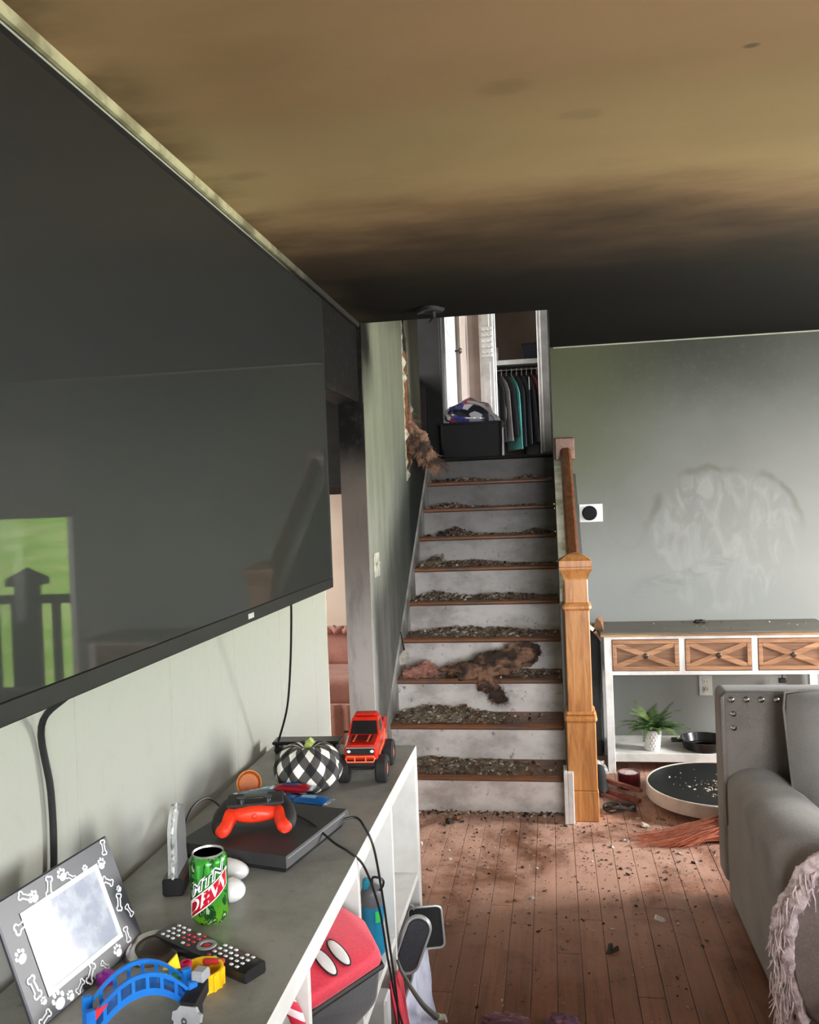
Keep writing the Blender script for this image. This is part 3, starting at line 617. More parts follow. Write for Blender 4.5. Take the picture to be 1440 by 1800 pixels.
for s in (-1, 1):
    path = [Vector((s*.050, .025, .034)), Vector((s*.058, -.012, .031)), Vector((s*.063, -.040, .024)), Vector((s*.064, -.064, .0155))]
    g = G(); rings = []
    for p, rx, rz_ in zip(catmull(path, 4), [.020, .021, .0215, .022, .022, .022, .0215, .021, .020, .019, .017, .014, .008], [.019]*6+[.018, .017, .016, .015, .014, .012, .008]): rings.append(ring(p.x, p.y, p.z, rx, rz_))
    gr = obj('grip', g.loft(rings), M_red, ctl)
    g = G(); rings = []
    for p, rx, rz_ in zip(catmull(path, 4), [.0205, .0215, .022, .0225, .0225, .0225, .022, .0215, .0205, .0195, .0175, .0145, .008], [.0195]*6+[.0185, .0175, .0165, .0155, .0145, .0125, .008]): rings.append([(q[0]+s*.0065, q[1]+.006, q[2]+.003) for q in ring(p.x, p.y, p.z, rx*.93, rz_)])
    obj('grip_cover', g.loft(rings), M_matt, gr, label='dark outer shell of the grip')
    obj('thumbstick', G().lathe([(.007, .056), (.006, .064), (.0095, .066), (.0095, .069), (0, .068)], 14, T(s*.028, -.004, 0)), M_black, ctl)
    obj('shoulder_button', G().rbox(s*.048-.016, s*.048+.016, .052, .066, .034, .05, .005), M_black, ctl)
obj('home_button', G().ell((0, -.026, .034), (.006, .004, .006)), M_red, ctl)

# white capsules beside the can
for i, (x, y, z, rx, ry, rz_, lab) in enumerate(((-.652, 1.592, ct+.0205, .048, .026, .0205, 'smooth white egg-shaped capsule against the front of the game console'), (-.612, 1.505, ct+.021, .030, .026, .021, 'smaller white egg-shaped capsule right behind the green can'))):
    o = thing('white_capsule', lab, 'capsule', (x, y, ct), R(-10), 'white capsules behind the can')
    obj('shell', G().ell((0, 0, z-ct), (rx, ry, rz_), nu=24, nv=14), mat('white_gloss', c(216, 216, 214), .25), o); obj('seam', G().tube([(0, ry*1.004*cos(a), z-ct+rz_*1.004*sin(a)) for a in [2*pi*k/28 for k in range(28)]], .0007, 5, True), mat('capsule_seam', c(170, 170, 170), .4), o)

# pumpkin in black and white check
pk = thing('checked_pumpkin', 'black and white checked fabric pumpkin with a green stem on the shelf', 'pumpkin', (-.634, 2.112, ct))
def check():
    t = NT('buffalo_check'); v = t.coord('UV'); X, Y, Z = t.xyz(v)
    a = t.ma('GREATER_THAN', t.ma('FRACT', t.ma('ADD', t.ma('MULTIPLY', X, 9.), t.ma('MULTIPLY', Y, 2.6))), .5); b = t.ma('GREATER_THAN', t.ma('FRACT', t.ma('SUBTRACT', t.ma('MULTIPLY', X, 9.), t.ma('MULTIPLY', Y, 2.6))), .5)
    s = t.ma('MULTIPLY', t.ma('ADD', a, b), .5); gr = t.noise(t.coord(), 150, 2)
    r_ = t.n.new('ShaderNodeValToRGB'); t.L(s, r_.inputs[0]); e = r_.color_ramp.elements; r_.color_ramp.interpolation = 'CONSTANT'
    e[0].position, e[0].color = 0, c(226, 224, 214); e[1].position, e[1].color = .3, c(70, 69, 67); q = e.new(.8); q.color = c(18, 18, 18)
    t.bump(gr, .2, .002); return t.out(r_.outputs[0], .85)
g = G(); NU, NV = 72, 22; vs = []; uv = []
for j in range(NV+1):
    u_ = j/NV; th = -pi*.5+pi*u_
    for i in range(NU+1):
        a = 2*pi*i/NU; lobe = .86+.14*abs(sin(a*5+.4))**.55
        rr = .089*max(cos(th), 0)**.72*lobe; z = .061+.061*sin(th)*(1-.0*u_)-(.022*math.exp(-((rr)/.022)**2) if th > 0 else 0)+.0
        vs.append((rr*cos(a), rr*sin(a), max(z, 0))); uv.append((i/NU, u_))
W_ = NU+1; fs = [(j*W_+i, j*W_+i+1, (j+1)*W_+i+1, (j+1)*W_+i) for j in range(NV) for i in range(NU)]; g.add(vs, fs)
po = obj('body', g, check(), pk, 60); ul = po.data.uv_layers.new(name='uv')
for lp in po.data.loops: ul.data[lp.index].uv = uv[lp.vertex_index]
obj('stem', G().tube([(0, 0, .095), (.001, -.001, .112), (.006, -.004, .125), (.014, -.006, .131)], [.0125, .0105, .009, .0085], 9), mat('pale_green_stem', c(158, 172, 92), .8, c(120, 138, 66), 60), pk)

# black stand behind the pumpkin
bs = thing('media_stand', 'low black two-bar stand behind the pumpkin at the far end of the shelf', 'stand', (-.735, 2.45, ct), R(4))
obj('top_bar', G().box(-.10, .10, -.03, .03, .026, .036, .003), M_black, bs); obj('lower_bar', G().box(-.09, .09, -.032, -.02, .008, .016, .002), M_black, bs)
for x in (-.092, .08): obj('leg', G().box(x, x+.012, -.03, .03, 0, .027, .002), M_black, bs)

# orange lid and snack wrappers behind the console
og = thing('orange_cup', 'translucent orange cup lying on its side beside the snack wrappers', 'cup', (-.775, 2.06, ct+.033), rot=(R(70), 0, R(22)))
M_or = NT('orange_translucent').out(c(240, 140, 24), .3, Transmission_Weight=.15, IOR=1.4)
obj('wall', G().lathe([(.026, -.02), (.031, .02), (.029, .02), (.024, -.016)], 26), M_or, og); obj('base', G().lathe([(.026, -.022), (.026, -.018), (0, -.018)], 26), M_or, og)
def wrapper(x, y, z, rz, L_, W_, m1, m2, lab):
    o = thing('snack_wrapper', lab, 'wrapper', (x, y, z), rz, 'foil snack wrappers behind the game console')
    rg = []
    for k in range(9):
        u_ = -1+2*k/8; e = (1-abs(u_)**6); rg.append([(u_*L_/2, W_/2*cos(a)*(.96+.04*sin(k*9+a*3)), .011+(.001+.010*e)*sin(a)) for a in [2*pi*i/12 for i in range(12)]])
    obj('pouch', G().loft(rg), m1, o, 50); lb = G()
    lb.loft([[(L_*u_, W_/2*.7*cos(a), .0118+.0105*sin(a)*1.03+.0003) for a in [pi*.2+pi*.6*i/7 for i in range(8)]] for u_ in (-.24, -.1, .05, .2)], False, closed=False); obj('label_panel', lb, m2, o)
    for s in (-1, 1):
        g = G(); pts = []
        for k in range(9): pts.append((s*(L_/2+(.008 if k % 2 else .012)), -W_*.46+W_*.92*k/8))
        g.prism([(s*L_/2*.97, -W_*.46)]+pts+[(s*L_/2*.97, W_*.46)], .0105, .0117) if s > 0 else g.prism(([(s*L_/2*.97, -W_*.46)]+pts+[(s*L_/2*.97, W_*.46)])[::-1], .0105, .0117)
        obj('crimp', g, M_foil, o, 0)
M_foil = NT('foil').out(c(190, 205, 220), .25, Metallic=.8); M_fred = NT('foil_red').out(c(150, 24, 40), .3, Metallic=.4); M_fblue = NT('foil_blue').out(c(24, 92, 160), .3, Metallic=.4); M_flight = NT('foil_pale_blue').out(c(140, 186, 222), .28, Metallic=.5)
wrapper(-.672, 1.972, ct+.016, R(-10), .115, .05, M_fblue, M_fred, 'blue and red foil snack wrapper closest to the controller')
wrapper(-.585, 1.958, ct+.018, R(-12), .085, .045, M_fblue, M_flight, 'deep blue snack wrapper in front of the checked pumpkin')
wrapper(-.735, 2.02, ct+.012, R(28), .10, .05, M_flight, M_foil, 'pale blue and silver snack wrapper beside the orange cup')
wrapper(-.645, 2.008, ct+.030, R(-4), .09, .036, M_fred, M_fblue, 'dark red snack wrapper lying on top of the blue ones')

# monster truck
mt = thing('toy_truck', 'red toy monster truck with orange hubs at the far end of the shelf', 'toy truck', (-.512, 2.255, ct), R(4))
M_tr = mat('truck_red', c(206, 40, 22), .3, c(188, 32, 20), 30, Coat_Weight=.5); M_orange = mat('truck_orange', c(246, 112, 64), .4, c(236, 96, 50), 30); M_tyre = mat('tyre_rubber', c(22, 22, 22), .8, c(30, 30, 30), 40, bump=.4)
obj('chassis', G().box(-.03, .03, -.085, .085, .035, .06, .004).box(-.038, .038, -.10, -.075, .045, .07, .004), M_black, mt)
sec = lambda y, w_, z0, z1, r=.006: [(-w_, y, z0), (w_, y, z0), (w_, y, z1-r), (w_-r, y, z1), (-w_+r, y, z1), (-w_, y, z1-r)]
obj('body', G().loft([sec(-.108, .038, .078, .100), sec(-.104, .042, .068, .106), sec(-.05, .044, .066, .114), sec(-.03, .044, .066, .117), sec(.10, .044, .066, .117), sec(.106, .042, .068, .115)]), M_tr, mt, 25)
obj('cab', G().loft([[(-.042, -.040, .114), (.042, -.040, .114), (.042, .045, .114), (-.042, .045, .114)], [(-.035, -.012, .150), (.035, -.012, .150), (.035, .038, .150), (-.035, .038, .150)], [(-.032, -.008, .154), (.032, -.008, .154), (.032, .034, .154), (-.032, .034, .154)]]), M_tr, mt, 25)
obj('windscreen', G().hull([(-.037, -.0395, .1165), (.037, -.0395, .1165), (.032, -.0165, .1465), (-.032, -.0165, .1465), (-.037, -.0355, .1165), (.037, -.0355, .1165), (.032, -.0125, .1465), (-.032, -.0125, .1465)]), M_black, mt, 0)
obj('side_window', G().hull([(.0415, -.026, .119), (.0415, .03, .119), (.0365, .026, .144), (.0365, -.012, .144), (.038, .03, .119), (.038, -.026, .119)]), M_black, mt, 0)
obj('hood_panel', G().box(-.030, .030, -.098, -.045, .112, .1155, .002), mat('hood_dark_red', c(92, 18, 14), .35), mt)
for x in (-.018, .018): obj('stripe', G().box(x-.002, x+.002, -.104, -.042, .1148, .1162), M_orange, mt)
obj('roof_rack', G().box(-.03, .03, -.002, .03, .155, .162, .003), M_tr, mt); obj('grille', G().box(-.036, .036, -.1105, -.107, .082, .098, .002), M_black, mt)
obj('grille_bar', G().box(-.037, .037, -.112, -.108, .098, .102, .001), mat('silver', c(176, 170, 168), .35, Metallic=.6), mt)
for x in (-.03, .03): obj('headlight', G().ell((x, -.111, .091), (.005, .003, .004)), M_print, mt)
obj('bumper', G().tube([(-.034, -.118, .066), (.034, -.118, .066), (.038, -.114, .074), (.034, -.118, .080), (-.034, -.118, .080), (-.038, -.114, .074)], .0022, 6, True).tube([(-.014, -.117, .066), (-.014, -.117, .08)], .002).tube([(.014, -.117, .066), (.014, -.117, .08)], .002), M_orange, mt)
obj('flank_stripe', G().prism([(-.08, .074), (.02, .074), (.06, .104), (.04, .104), (.012, .082), (-.08, .080)], .044, .0448, YZ), M_orange, mt, 0)
obj('bed_rim', G().box(.038, .044, .045, .104, .117, .128, .002).box(-.044, -.038, .045, .104, .117, .128, .002).box(-.044, .044, .098, .105, .117, .126, .002), M_tr, mt)
obj('mirror', G().box(-.056, -.042, -.034, -.028, .118, .124, .002), M_black, mt)
for sx in (-1, 1):
    for y in (-.072, .072):
        Mx = T(sx*.05, y, .035, 0, R(90)*sx, 0)
        tn = 30; wh = obj('wheel', G().lathe([(.017, -.016), (.031, -.016), (.035, -.011), (.035, .011), (.031, .016), (.021, .016), (.019, .012), (.017, .010)], tn, Mx, lambda a, z: 1+(.035 if (int(a*15/pi) % 2 and abs(z) < .0145) else 0)), M_tyre, mt, 25)
        obj('hub', G().lathe([(.018, .002), (.0185, .013), (.013, .0125), (.008, .0145), (0, .0145)], 12, Mx), M_orange, wh)

# remote control
rm = thing('remote_control', 'black television remote with red and white buttons in front of the can', 'remote', (-.575, 1.313, ct), math.atan2(-.103, .194))
obj('body', G().loft([[(u_, y*k, z) for y, z in ((-.025, .004), (-.022, .0), (.022, 0), (.025, .004), (.024, .016), (.018, .0185), (-.018, .0185), (-.024, .016))] for u_, k in ((-.112, .86), (-.108, .97), (-.09, 1), (.09, 1), (.109, .95), (.112, .85))]), mat('remote_black', c(20, 20, 21), .3, c(28, 28, 29), 30), rm)
M_btn, M_btnr, M_btng = mat('button_white', c(206, 206, 204), .5), mat('button_red', c(176, 34, 46), .5), mat('button_grey', c(130, 130, 132), .5)
for i in range(15):
    if 6 <= i <= 8: continue
    for j in range(4):
        x, y = -.096+.0132*i, -.0165+.011*j
        if i in (3, 12) and j in (0, 3): continue
        m = M_btnr if (i in (3, 4) and j in (1, 2)) or i == 5 or (i == 9 and j == 0) else M_btn
        obj('button', G().hull([(x-.0034, y-.0024, .018), (x+.0034, y-.0024, .018), (x+.0034, y+.0024, .018), (x-.0034, y+.0024, .018), (x-.0022, y-.0014, .0202), (x+.0022, y-.0014, .0202), (x+.0022, y+.0014, .0202), (x-.0022, y+.0014, .0202)]), m, rm, 0)
obj('navigation_ring', G().lathe([(.0095, .0183), (.0165, .0183), (.0155, .0205), (.0105, .0205), (.0095, .0183)], 22, T(-.096+.0132*7, 0, 0)), M_btng, rm); obj('button', G().ell((-.0036, 0, .0185), (.006, .006, .002)), M_btnr, rm)

# clear dark lid, toy bridge, toy track and connectors at the near end
ld = thing('clear_cover', 'dark see-through round plastic lid between the frame and the remote', 'lid', (-.672, 1.318, ct), rot=(R(10), R(4), 0))
M_ld = NT('smoky_plastic').out(c(92, 76, 72), .15, Transmission_Weight=.55, IOR=1.3)
obj('disc', G().lathe([(0, .010), (.044, .010), (.049, .004), (.049, .0), (.047, 0), (.043, .007), (0, .007)], 34), M_ld, ld); obj('inner_ring', G().lathe([(.03, .0102), (.03, .012), (.028, .012), (.028, .0102)], 30), M_ld, ld)
tb = thing('toy_bridge', 'blue plastic toy arch bridge beside the picture frame', 'toy bridge', (-.605, 1.140, ct), math.atan2(.095, .13))
M_blue = mat('toy_blue', c(14, 104, 186), .35, c(10, 88, 170), 20)
NB, BL, BW = 28, .068, .020
def arch(u_): return .054*(1-(u_/BL)**2)
for sy in (-1, 1):
    g = G(); y0, y1 = sy*BW-.0025, sy*BW+.0025
    low = []; mid = []; hi_ = []; topp = []
    for k in range(NB+1):
        u_ = -BL+2*BL*k/NB; base = arch(u_)*.80+.002; low.append((u_, base)); mid.append((u_, base+.010)); hi_.append((u_, base+.026)); topp.append((u_, base+.032))
    for k in range(NB):
        for A, B in ((low, mid), (hi_, topp)): g.hull([(p[0], y, p[1]) for p in (A[k], A[k+1], B[k], B[k+1]) for y in (y0, y1)])
        if k % 4 in (3, 0) and k % 4 == 3 or k == 0 or k == NB-1: g.hull([(p[0], y, p[1]) for p in (mid[k], mid[k+1], hi_[k], hi_[k+1]) for y in (y0, y1)])
    obj('side_rail', g, M_blue, tb, 20)
    for sx in (-1, 1): obj('pillar', G().box(sx*(BL+.002)-.007, sx*(BL+.002)+.007, sy*BW-.005, sy*BW+.005, 0, .046, .0015), M_blue, tb)
g = G()
for k in range(NB):
    u0, u1 = -BL+2*BL*k/NB, -BL+2*BL*(k+1)/NB; g.hull([(u, y, arch(u)*.80+z) for u in (u0, u1) for y in (-BW, BW) for z in (.006, .010)])
obj('deck', g, M_blue, tb, 20)
obj('red_flag', G().hull([(-BL+.0, -BW-.004, .044), (-BL+.022, -BW-.004, .050), (-BL+.003, -BW-.004, .030), (-BL, -BW, .044), (-BL+.022, -BW, .05), (-BL+.003, -BW, .030)]), mat('toy_red', c(216, 34, 50), .4), tb, 0)
obj('yellow_flag', G().hull([(BL-.032, BW+.001, .052), (BL-.010, BW+.001, .070), (BL-.006, BW+.001, .048), (BL-.032, BW+.005, .052), (BL-.010, BW+.005, .07), (BL-.006, BW+.005, .048)]), mat('toy_yellow', c(236, 196, 22), .4), tb, 0)
yt = thing('toy_track', 'yellow curved toy track ring with a pink peg beside the remote', 'toy track', (-.553, 1.238, ct), R(10))
def arcband(r0, r1, z0, z1, a0, a1, n=18):
    g = G()
    for k in range(n):
        a, b = a0+(a1-a0)*k/n, a0+(a1-a0)*(k+1)/n; g.hull([(r*cos(t), r*sin(t), z) for r in (r0, r1) for t in (a, b) for z in (z0, z1)])
    return g
M_yel = mat('track_yellow', c(238, 190, 20), .4, c(226, 176, 14), 30)
obj('ring_wall', arcband(.029, .0325, 0, .026, R(-140), R(150)), M_yel, yt, 20); obj('ring_floor', arcband(.016, .03, .0, .003, R(-140), R(150)), M_yel, yt, 20); obj('inner_wall', arcband(.015, .0175, 0, .018, R(60), R(230), 10), M_yel, yt, 20)
for k in range(6): a = R(-110+22*k); obj('rib', G().box(.0322, .0345, -.002, .002, 0, .025, 0, Matrix.Rotation(a, 4, 'Z')), M_yel, yt, 0)
obj('pink_peg', G().lathe([(.005, .0), (.005, .022), (.009, .024), (.009, .033), (.006, .034), (.006, .029), (0, .029)], 16, T(-.026, .004, 0)), mat('toy_pink', c(206, 44, 96), .4), yt)
obj('red_bar', G().box(-.004, .03, .019, .026, .018, .026, .002), mat('toy_dark_red', c(172, 40, 50), .4), yt)
gk = thing('toy_connector', 'grey and black jointed toy connector standing at the near edge of the shelf', 'toy part', (-.532, 1.148, ct), R(-6))
M_gry = mat('toy_grey', c(150, 152, 156), .4, c(136, 138, 142), 20)
obj('stem', G().box(-.013, .013, -.012, .012, .0, .03, .003), M_black, gk); obj('head', G().hull([(-.012, -.008, .03), (.012, -.008, .03), (.012, .03, .044), (-.012, .03, .044), (-.012, .03, .026), (.012, .03, .026), (-.012, -.008, .012), (.012, -.008, .012)]), M_black, gk)
obj('cap', G().box(-.011, .011, .018, .04, .042, .058, .003), M_gry, gk); obj('plate', G().prism([(-.018, .0), (.018, .0), (.018, .008), (.022, .010), (.022, .020), (.016, .022), (.012, .028), (-.012, .028), (-.016, .022), (-.022, .02), (-.022, .01), (-.018, .008)], -.004, .004, T(.004, -.024, .002, R(68))), M_gry, gk)
obj('rivet', G().tube([(.004+.0035*cos(a), -.0275, .014+.0035*sin(a)) for a in [2*pi*k/12 for k in range(12)]], .0008, 5, True), M_matt, gk)
for lab, m, x, y, rz_ in (('small green plastic toy block behind the blue bridge', mat('toy_green', c(40, 138, 84), .4), -.602, 1.232, .4), ('small purple plastic toy block wedged between frame and bridge', mat('toy_purple', c(136, 34, 140), .4), -.705, 1.222, .8)):
    o = thing('toy_block', lab, 'toy block', (x, y, ct), rz_); obj('block', G().box(-.013, .013, -.009, .009, 0, .018, .002), m, o); obj('stud', G().lathe([(.005, .018), (.005, .022), (0, .022)], 12), m, o)
# controller and console leads
solo('controller_lead', G().tube([(-.49, 1.845, .795), (-.455, 1.86, .798), (-.43, 1.84, .785), (-.408, 1.83, .74), (-.402, 1.87, .62), (-.405, 1.93, .5), (-.395, 1.95, .35), (-.40, 2.02, .15), (-.39, 2.1, .05)], .0028, 7, smooth=8), M_wire, 'black lead running from the game console over the shelf front', 'cable')
solo('controller_lead', G().tube([(-.66, 1.80, .85), (-.60, 1.83, .818), (-.535, 1.78, .815), (-.475, 1.74, .79), (-.435, 1.72, .777), (-.408, 1.735, .74), (-.403, 1.84, .6), (-.40, 1.9, .45), (-.385, 1.94, .30), (-.372, 2.02, .2)], .0026, 7, smooth=8), M_wire, 'thin black lead from the controller crossing the front edge in mid shelf', 'cable')
solo('power_cable', G().tube([(-.76, 1.70, .785), (-.80, 1.72, .792), (-.815, 1.80, .83), (-.80, 1.86, .835), (-.77, 1.88, .80), (-.79, 1.92, .775)], .003, 7, smooth=7), M_wire, 'black cable looping up behind the game console', 'cable')

# ------------------------------------------------------------------ things in the cubes
lb = thing('lunch_bag', 'red and black insulated lunch bag with two white ovals sticking out of the shelf', 'bag', (-.43, 1.73, .403), rot=(0, 0, 0))
M_bagr = fabric('red_bag_cloth', c(214, 30, 62), c(186, 22, 50), .7); M_bagb = fabric('black_bag_cloth', c(40, 41, 43), c(52, 52, 54), .7)
q1, q2, q3, qt, q4 = [Vector(p) for p in ((-.424, 1.374, .675), (-.338, 1.556, .662), (-.392, 1.66, .668), (-.45, 1.665, .70), (-.51, 1.385, .71))]
dn = Vector((-.004, 0, -.03))
obj('lid', G().bhull([q1, q2, q3, qt, q4]+[p+dn for p in (q1, q2, q3, qt, q4)], .010, 3), M_bagr, lb, 50, True)
d2 = Vector((-.02, .0, -.16))
obj('body', G().bhull([p+dn*.8 for p in (q1, q2, q3, qt, q4)]+[q1+d2+Vector((.0, .02, .0)), q2+d2*.62, q3+d2*.8, qt+d2, q4+d2], .014, 3), M_bagb, lb, 50, True)
obj('zip', G().tube([p+dn*.9+(p-Vector((-.43, 1.54, .68)))*.02 for p in (q1, q2, q3, qt, q4)], .005, 6, True), M_matt, lb, 40, True)
e1 = (q2-q1).normalized(); nb = (q2-q1).cross(q4-q1).normalized(); nb = nb if nb.z > 0 else -nb; e2 = nb.cross(e1); e2 = e2 if e2.x < 0 else -e2
for s_, t_ in ((.40, .042), (.60, .044)):
    ctr = q1+(q2-q1)*s_+e2*t_+nb*.003
    ax = (-e1*.22-e2*.97).normalized(); bx = nb.cross(ax)
    Mo = Matrix(((ax.x, bx.x, nb.x, ctr.x), (ax.y, bx.y, nb.y, ctr.y), (ax.z, bx.z, nb.z, ctr.z), (0, 0, 0, 1)))
    obj('oval_patch', G().ell((0, 0, 0), (.032, .013, .005), Mo, 20, 8), M_white, lb, 40, True, 'white padded oval patch'); obj('patch_outline', G().tube([(.033*cos(a), .014*sin(a), 0) for a in [2*pi*k/24 for k in range(24)]], .0016, 5, True, Mo), M_matt, lb, 40, True)
bt = thing('water_bottle', 'blue water bottle with grey lid and black carrying loop inside a cube', 'bottle', (-.462, 2.03, .403))
obj('body', G().lathe([(.024, 0), (.027, .004), (.027, .055), (.025, .07), (.027, .085), (.027, .118), (.024, .124)], 26), mat('bottle_blue', c(40, 150, 190), .2, c(30, 130, 176), 20, Transmission_Weight=.3), bt)
obj('label_stripe', G().hull([(.022, -.0175, .085), (.012, -.026, .085), (.022, -.0175, .112), (.012, -.026, .112), (.018, -.019, .1)]), mat('bottle_green', c(50, 190, 90), .4), bt, 0)
obj('lid', G().lathe([(.0265, .120), (.0275, .124), (.0275, .150), (.022, .162), (.012, .168), (0, .168)], 26), mat('bottle_lid_grey', c(98, 100, 104), .4), bt)
obj('spout', G().rbox(-.02, -.004, -.018, .004, .158, .185, .005), mat('bottle_teal', c(30, 134, 160), .3), bt)
obj('carry_loop', G().tube([(.004, -.008, .162), (.006, -.012, .19), (.03, -.012, .186), (.03, -.01, .17), (.02, -.008, .156)], .003, 7, smooth=5), M_black, bt)
sp = thing('oval_speaker', 'black oval speaker with a silver rim hanging out of the lower cube', 'speaker', (-.392, 2.15, .285))
ax = Vector((.36, .1, .93)).normalized(); nf = Vector((.25, -.9, .30)); nf = (nf-ax*nf.dot(ax)).normalized(); bx = ax.cross(nf); ctr = Vector((-.388, 2.15, .363))
Mo = Matrix(((ax.x, bx.x, nf.x, ctr.x), (ax.y, bx.y, nf.y, ctr.y), (ax.z, bx.z, nf.z, ctr.z), (0, 0, 0, 1)))
def capsule(L_, W_, n=12): return [(L_+W_*cos(-pi/2+pi*i/n), W_*sin(-pi/2+pi*i/n)) for i in range(n+1)]+[(-L_+W_*cos(pi/2+pi*i/n), W_*sin(pi/2+pi*i/n)) for i in range(n+1)]
obj('housing', G().prism(capsule(.042, .031), -.014, .0, Mo), M_black, sp, 30, True)
obj('grille', G().prism(capsule(.042, .026), 0, .004, Mo), mat('speaker_mesh', c(58, 60, 66), .7, c(46, 47, 52), 220), sp, 30, True)
M_silver = mat('silver_rim', c(196, 198, 200), .3, Metallic=.5)
obj('rim', G().tube([(x, y, .002) for x, y in capsule(.042, .031)], .0036, 7, True, Mo).tube([(x, y, -.006) for x, y in capsule(.042, .0335)], .002, 6, True, Mo), M_silver, sp, 30, True)
ty = thing('rounded_tray', 'black rounded square dish with a silver rim sticking out behind the oval speaker', 'dish', (-.395, 2.4, .2))
rs = [(sx*.034+.014*cos(a), sy*.042+.014*sin(a)) for sx, sy, a0 in ((1, 1, 0), (-1, 1, 90), (-1, -1, 180), (1, -1, 270)) for a in [R(a0+30*k) for k in range(4)]]
Mt_ = T(-.392, 2.40, .283, R(80), R(-4), R(8)); obj('pan', G().prism(rs, -.012, .0, Mt_), M_matt, ty, 30, True); obj('rim', G().tube([(x, y, .001) for x, y in rs], .0034, 7, True, Mt_), M_silver, ty, 30, True); obj('tab', G().tube([(-.03, .05, 0), (-.034, .064, .002), (-.044, .066, .002)], .003, 6, M=Mt_), M_silver, ty, 30, True)
M_sheet = mat('bluish_white_cloth', c(214, 216, 232), .9, c(176, 180, 204), 14); M_redc = fabric('red_cloth', c(196, 24, 52), c(160, 16, 40)); M_roses = fabric('dusky_rose_cloth', c(112, 68, 76), c(84, 50, 58))
def drape(name, A, B, C, D, amp, fr, m, lab, cat, seed=0, th=.005):
    A, B, C, D = map(Vector, (A, B, C, D)); n = (B-A).cross(D-A).normalized()
    f = lambda u_, v_: (A*(1-u_)+B*u_)*(1-v_)+(D*(1-u_)+C*u_)*v_+n*amp*(.3+.7*v_)*(sin(fr*u_+seed+2*v_)+.6*mnoise.noise(Vector((u_*6+seed, v_*5, seed))))
    return solo(name, G().sheet(f, 26, 18, th), m, lab, cat, smooth=60)
drape('cloth', (-.415, 2.16, .20), (-.41, 2.46, .27), (-.385, 2.47, .012), (-.385, 2.12, .012), .012, 11, M_sheet, 'pale bluish cloth spilling from the last lower cube to the floor', 'cloth', 1)
drape('cloth', (-.43, 1.40, .36), (-.43, 1.70, .37), (-.39, 1.70, .012), (-.39, 1.40, .012), .014, 9, M_sheet, 'pale cloth hanging under the red and black lunch bag', 'cloth', 4)
drape('cloth', (-.425, 2.03, .33), (-.41, 2.10, .335), (-.375, 2.10, .012), (-.38, 2.02, .012), .008, 6, M_redc, 'narrow red cloth strip hanging beside the oval speaker', 'cloth', 2)
bd = thing('grey_binder', 'light grey binder standing in the third lower cube', 'binder', (-.50, 1.96, .04)); obj('cover', G().box(-.17, .082, -.03, .035, 0, .30, .004), mat('binder_grey', c(196, 196, 196), .5), bd); obj('spine_ring', G().tube([(.083, .002+.009*cos(a), .07+.009*sin(a)) for a in [2*pi*k/16 for k in range(16)]], .0015, 5, True), M_chrome, bd)
pc = thing('plug_lead', 'thick grey-green lead with a cream plug poking out over the floor', 'cable', (-.36, 2.2, .2))
obj('lead', G().tube([(-.415, 2.08, .36), (-.40, 2.06, .34), (-.38, 2.10, .27), (-.362, 2.13, .22), (-.352, 2.19, .165), (-.347, 2.24, .125)], [.0035, .009], 8, smooth=6), mat('lead_grey_green', c(96, 100, 92), .6), pc, 40, True)
obj('plug', G().tube([(-.348, 2.235, .13), (-.345, 2.27, .105), (-.343, 2.30, .088), (-.341, 2.325, .075)], [.011, .008], 9), mat('plug_cream', c(196, 190, 168), .5, c(120, 116, 100), 40), pc, 40, True); obj('prong', G().tube([(-.341, 2.325, .075), (-.338, 2.34, .062), (-.336, 2.345, .05)], .004, 6), M_white, pc, 40, True)
def stripe():
    t = NT('candy_stripe'); X, Y, Z = t.xyz(t.coord()); s = t.ma('FRACT', t.ma('MULTIPLY', t.ma('ADD', t.ma('ADD', Z, t.ma('MULTIPLY', Y, .6)), t.ma('MULTIPLY', X, .5)), 38.))
    return t.out(t.mix(t.ma('GREATER_THAN', s, .5), c(196, 24, 58), c(232, 214, 214)), .7)
solo('striped_cane', G().tube([(-.432, 1.335, .555), (-.430, 1.335, .60), (-.432, 1.332, .64), (-.437, 1.328, .675), (-.45, 1.318, .70), (-.465, 1.312, .695)], [.013, .013, .013, .0125, .012, .012], 12, smooth=5), stripe(), 'red and white striped plush cane in the nearest cube', 'toy')
solo('plush_toy', G().ell((-.47, 1.29, .56), (.045, .04, .10), f=lambda d: 1+.08*mnoise.noise(d*3)).ell((-.455, 1.265, .66), (.026, .026, .028)), fabric('cream_plush', c(206, 190, 180), c(180, 160, 150)), 'cream plush toy behind the striped cane in the nearest cube', 'toy')

# ------------------------------------------------------------------ console table and what is around it
ctb = thing('console_table', 'white console table with grey wooden top and three crossed wooden drawers', 'table', (.83, 4.87, 0))
K0, K1, KY0, KY1 = .256, 1.415, 4.68, 5.05
def ko(n, g, m, p=None, **k): return obj(n, g, m, p or ctb, 25, True, **k)
tg = G(); tg.box(K0-.018, K1+.018, KY0-.02, KY1+.02, .7465, .757, .002); ko('top', tg, M_contop); ko('top_edge', G().box(K0-.017, K1+.017, KY0-.019, KY1+.019, .735, .7465), M_conedge)
for x in (K0, K1-.04):
    for y in (KY0, KY1-.045): ko('leg', G().box(x, x+.04, y, y+.045, 0, .735, .002), M_white)
fr = G().box(K0+.04, K1-.04, KY0, KY0+.02, .718, .735).box(K0+.04, K1-.04, KY0, KY0+.02, .528, .548)
for x in (.641, 1.006): fr.box(x, x+.03, KY0, KY0+.02, .548, .718)
ko('face_frame', fr, M_white); ko('side_apron', G().box(K0+.004, K0+.018, KY0+.045, KY1-.045, .528, .735), M_white); ko('side_apron', G().box(K1-.018, K1-.004, KY0+.045, KY1-.045, .528, .735), M_white)
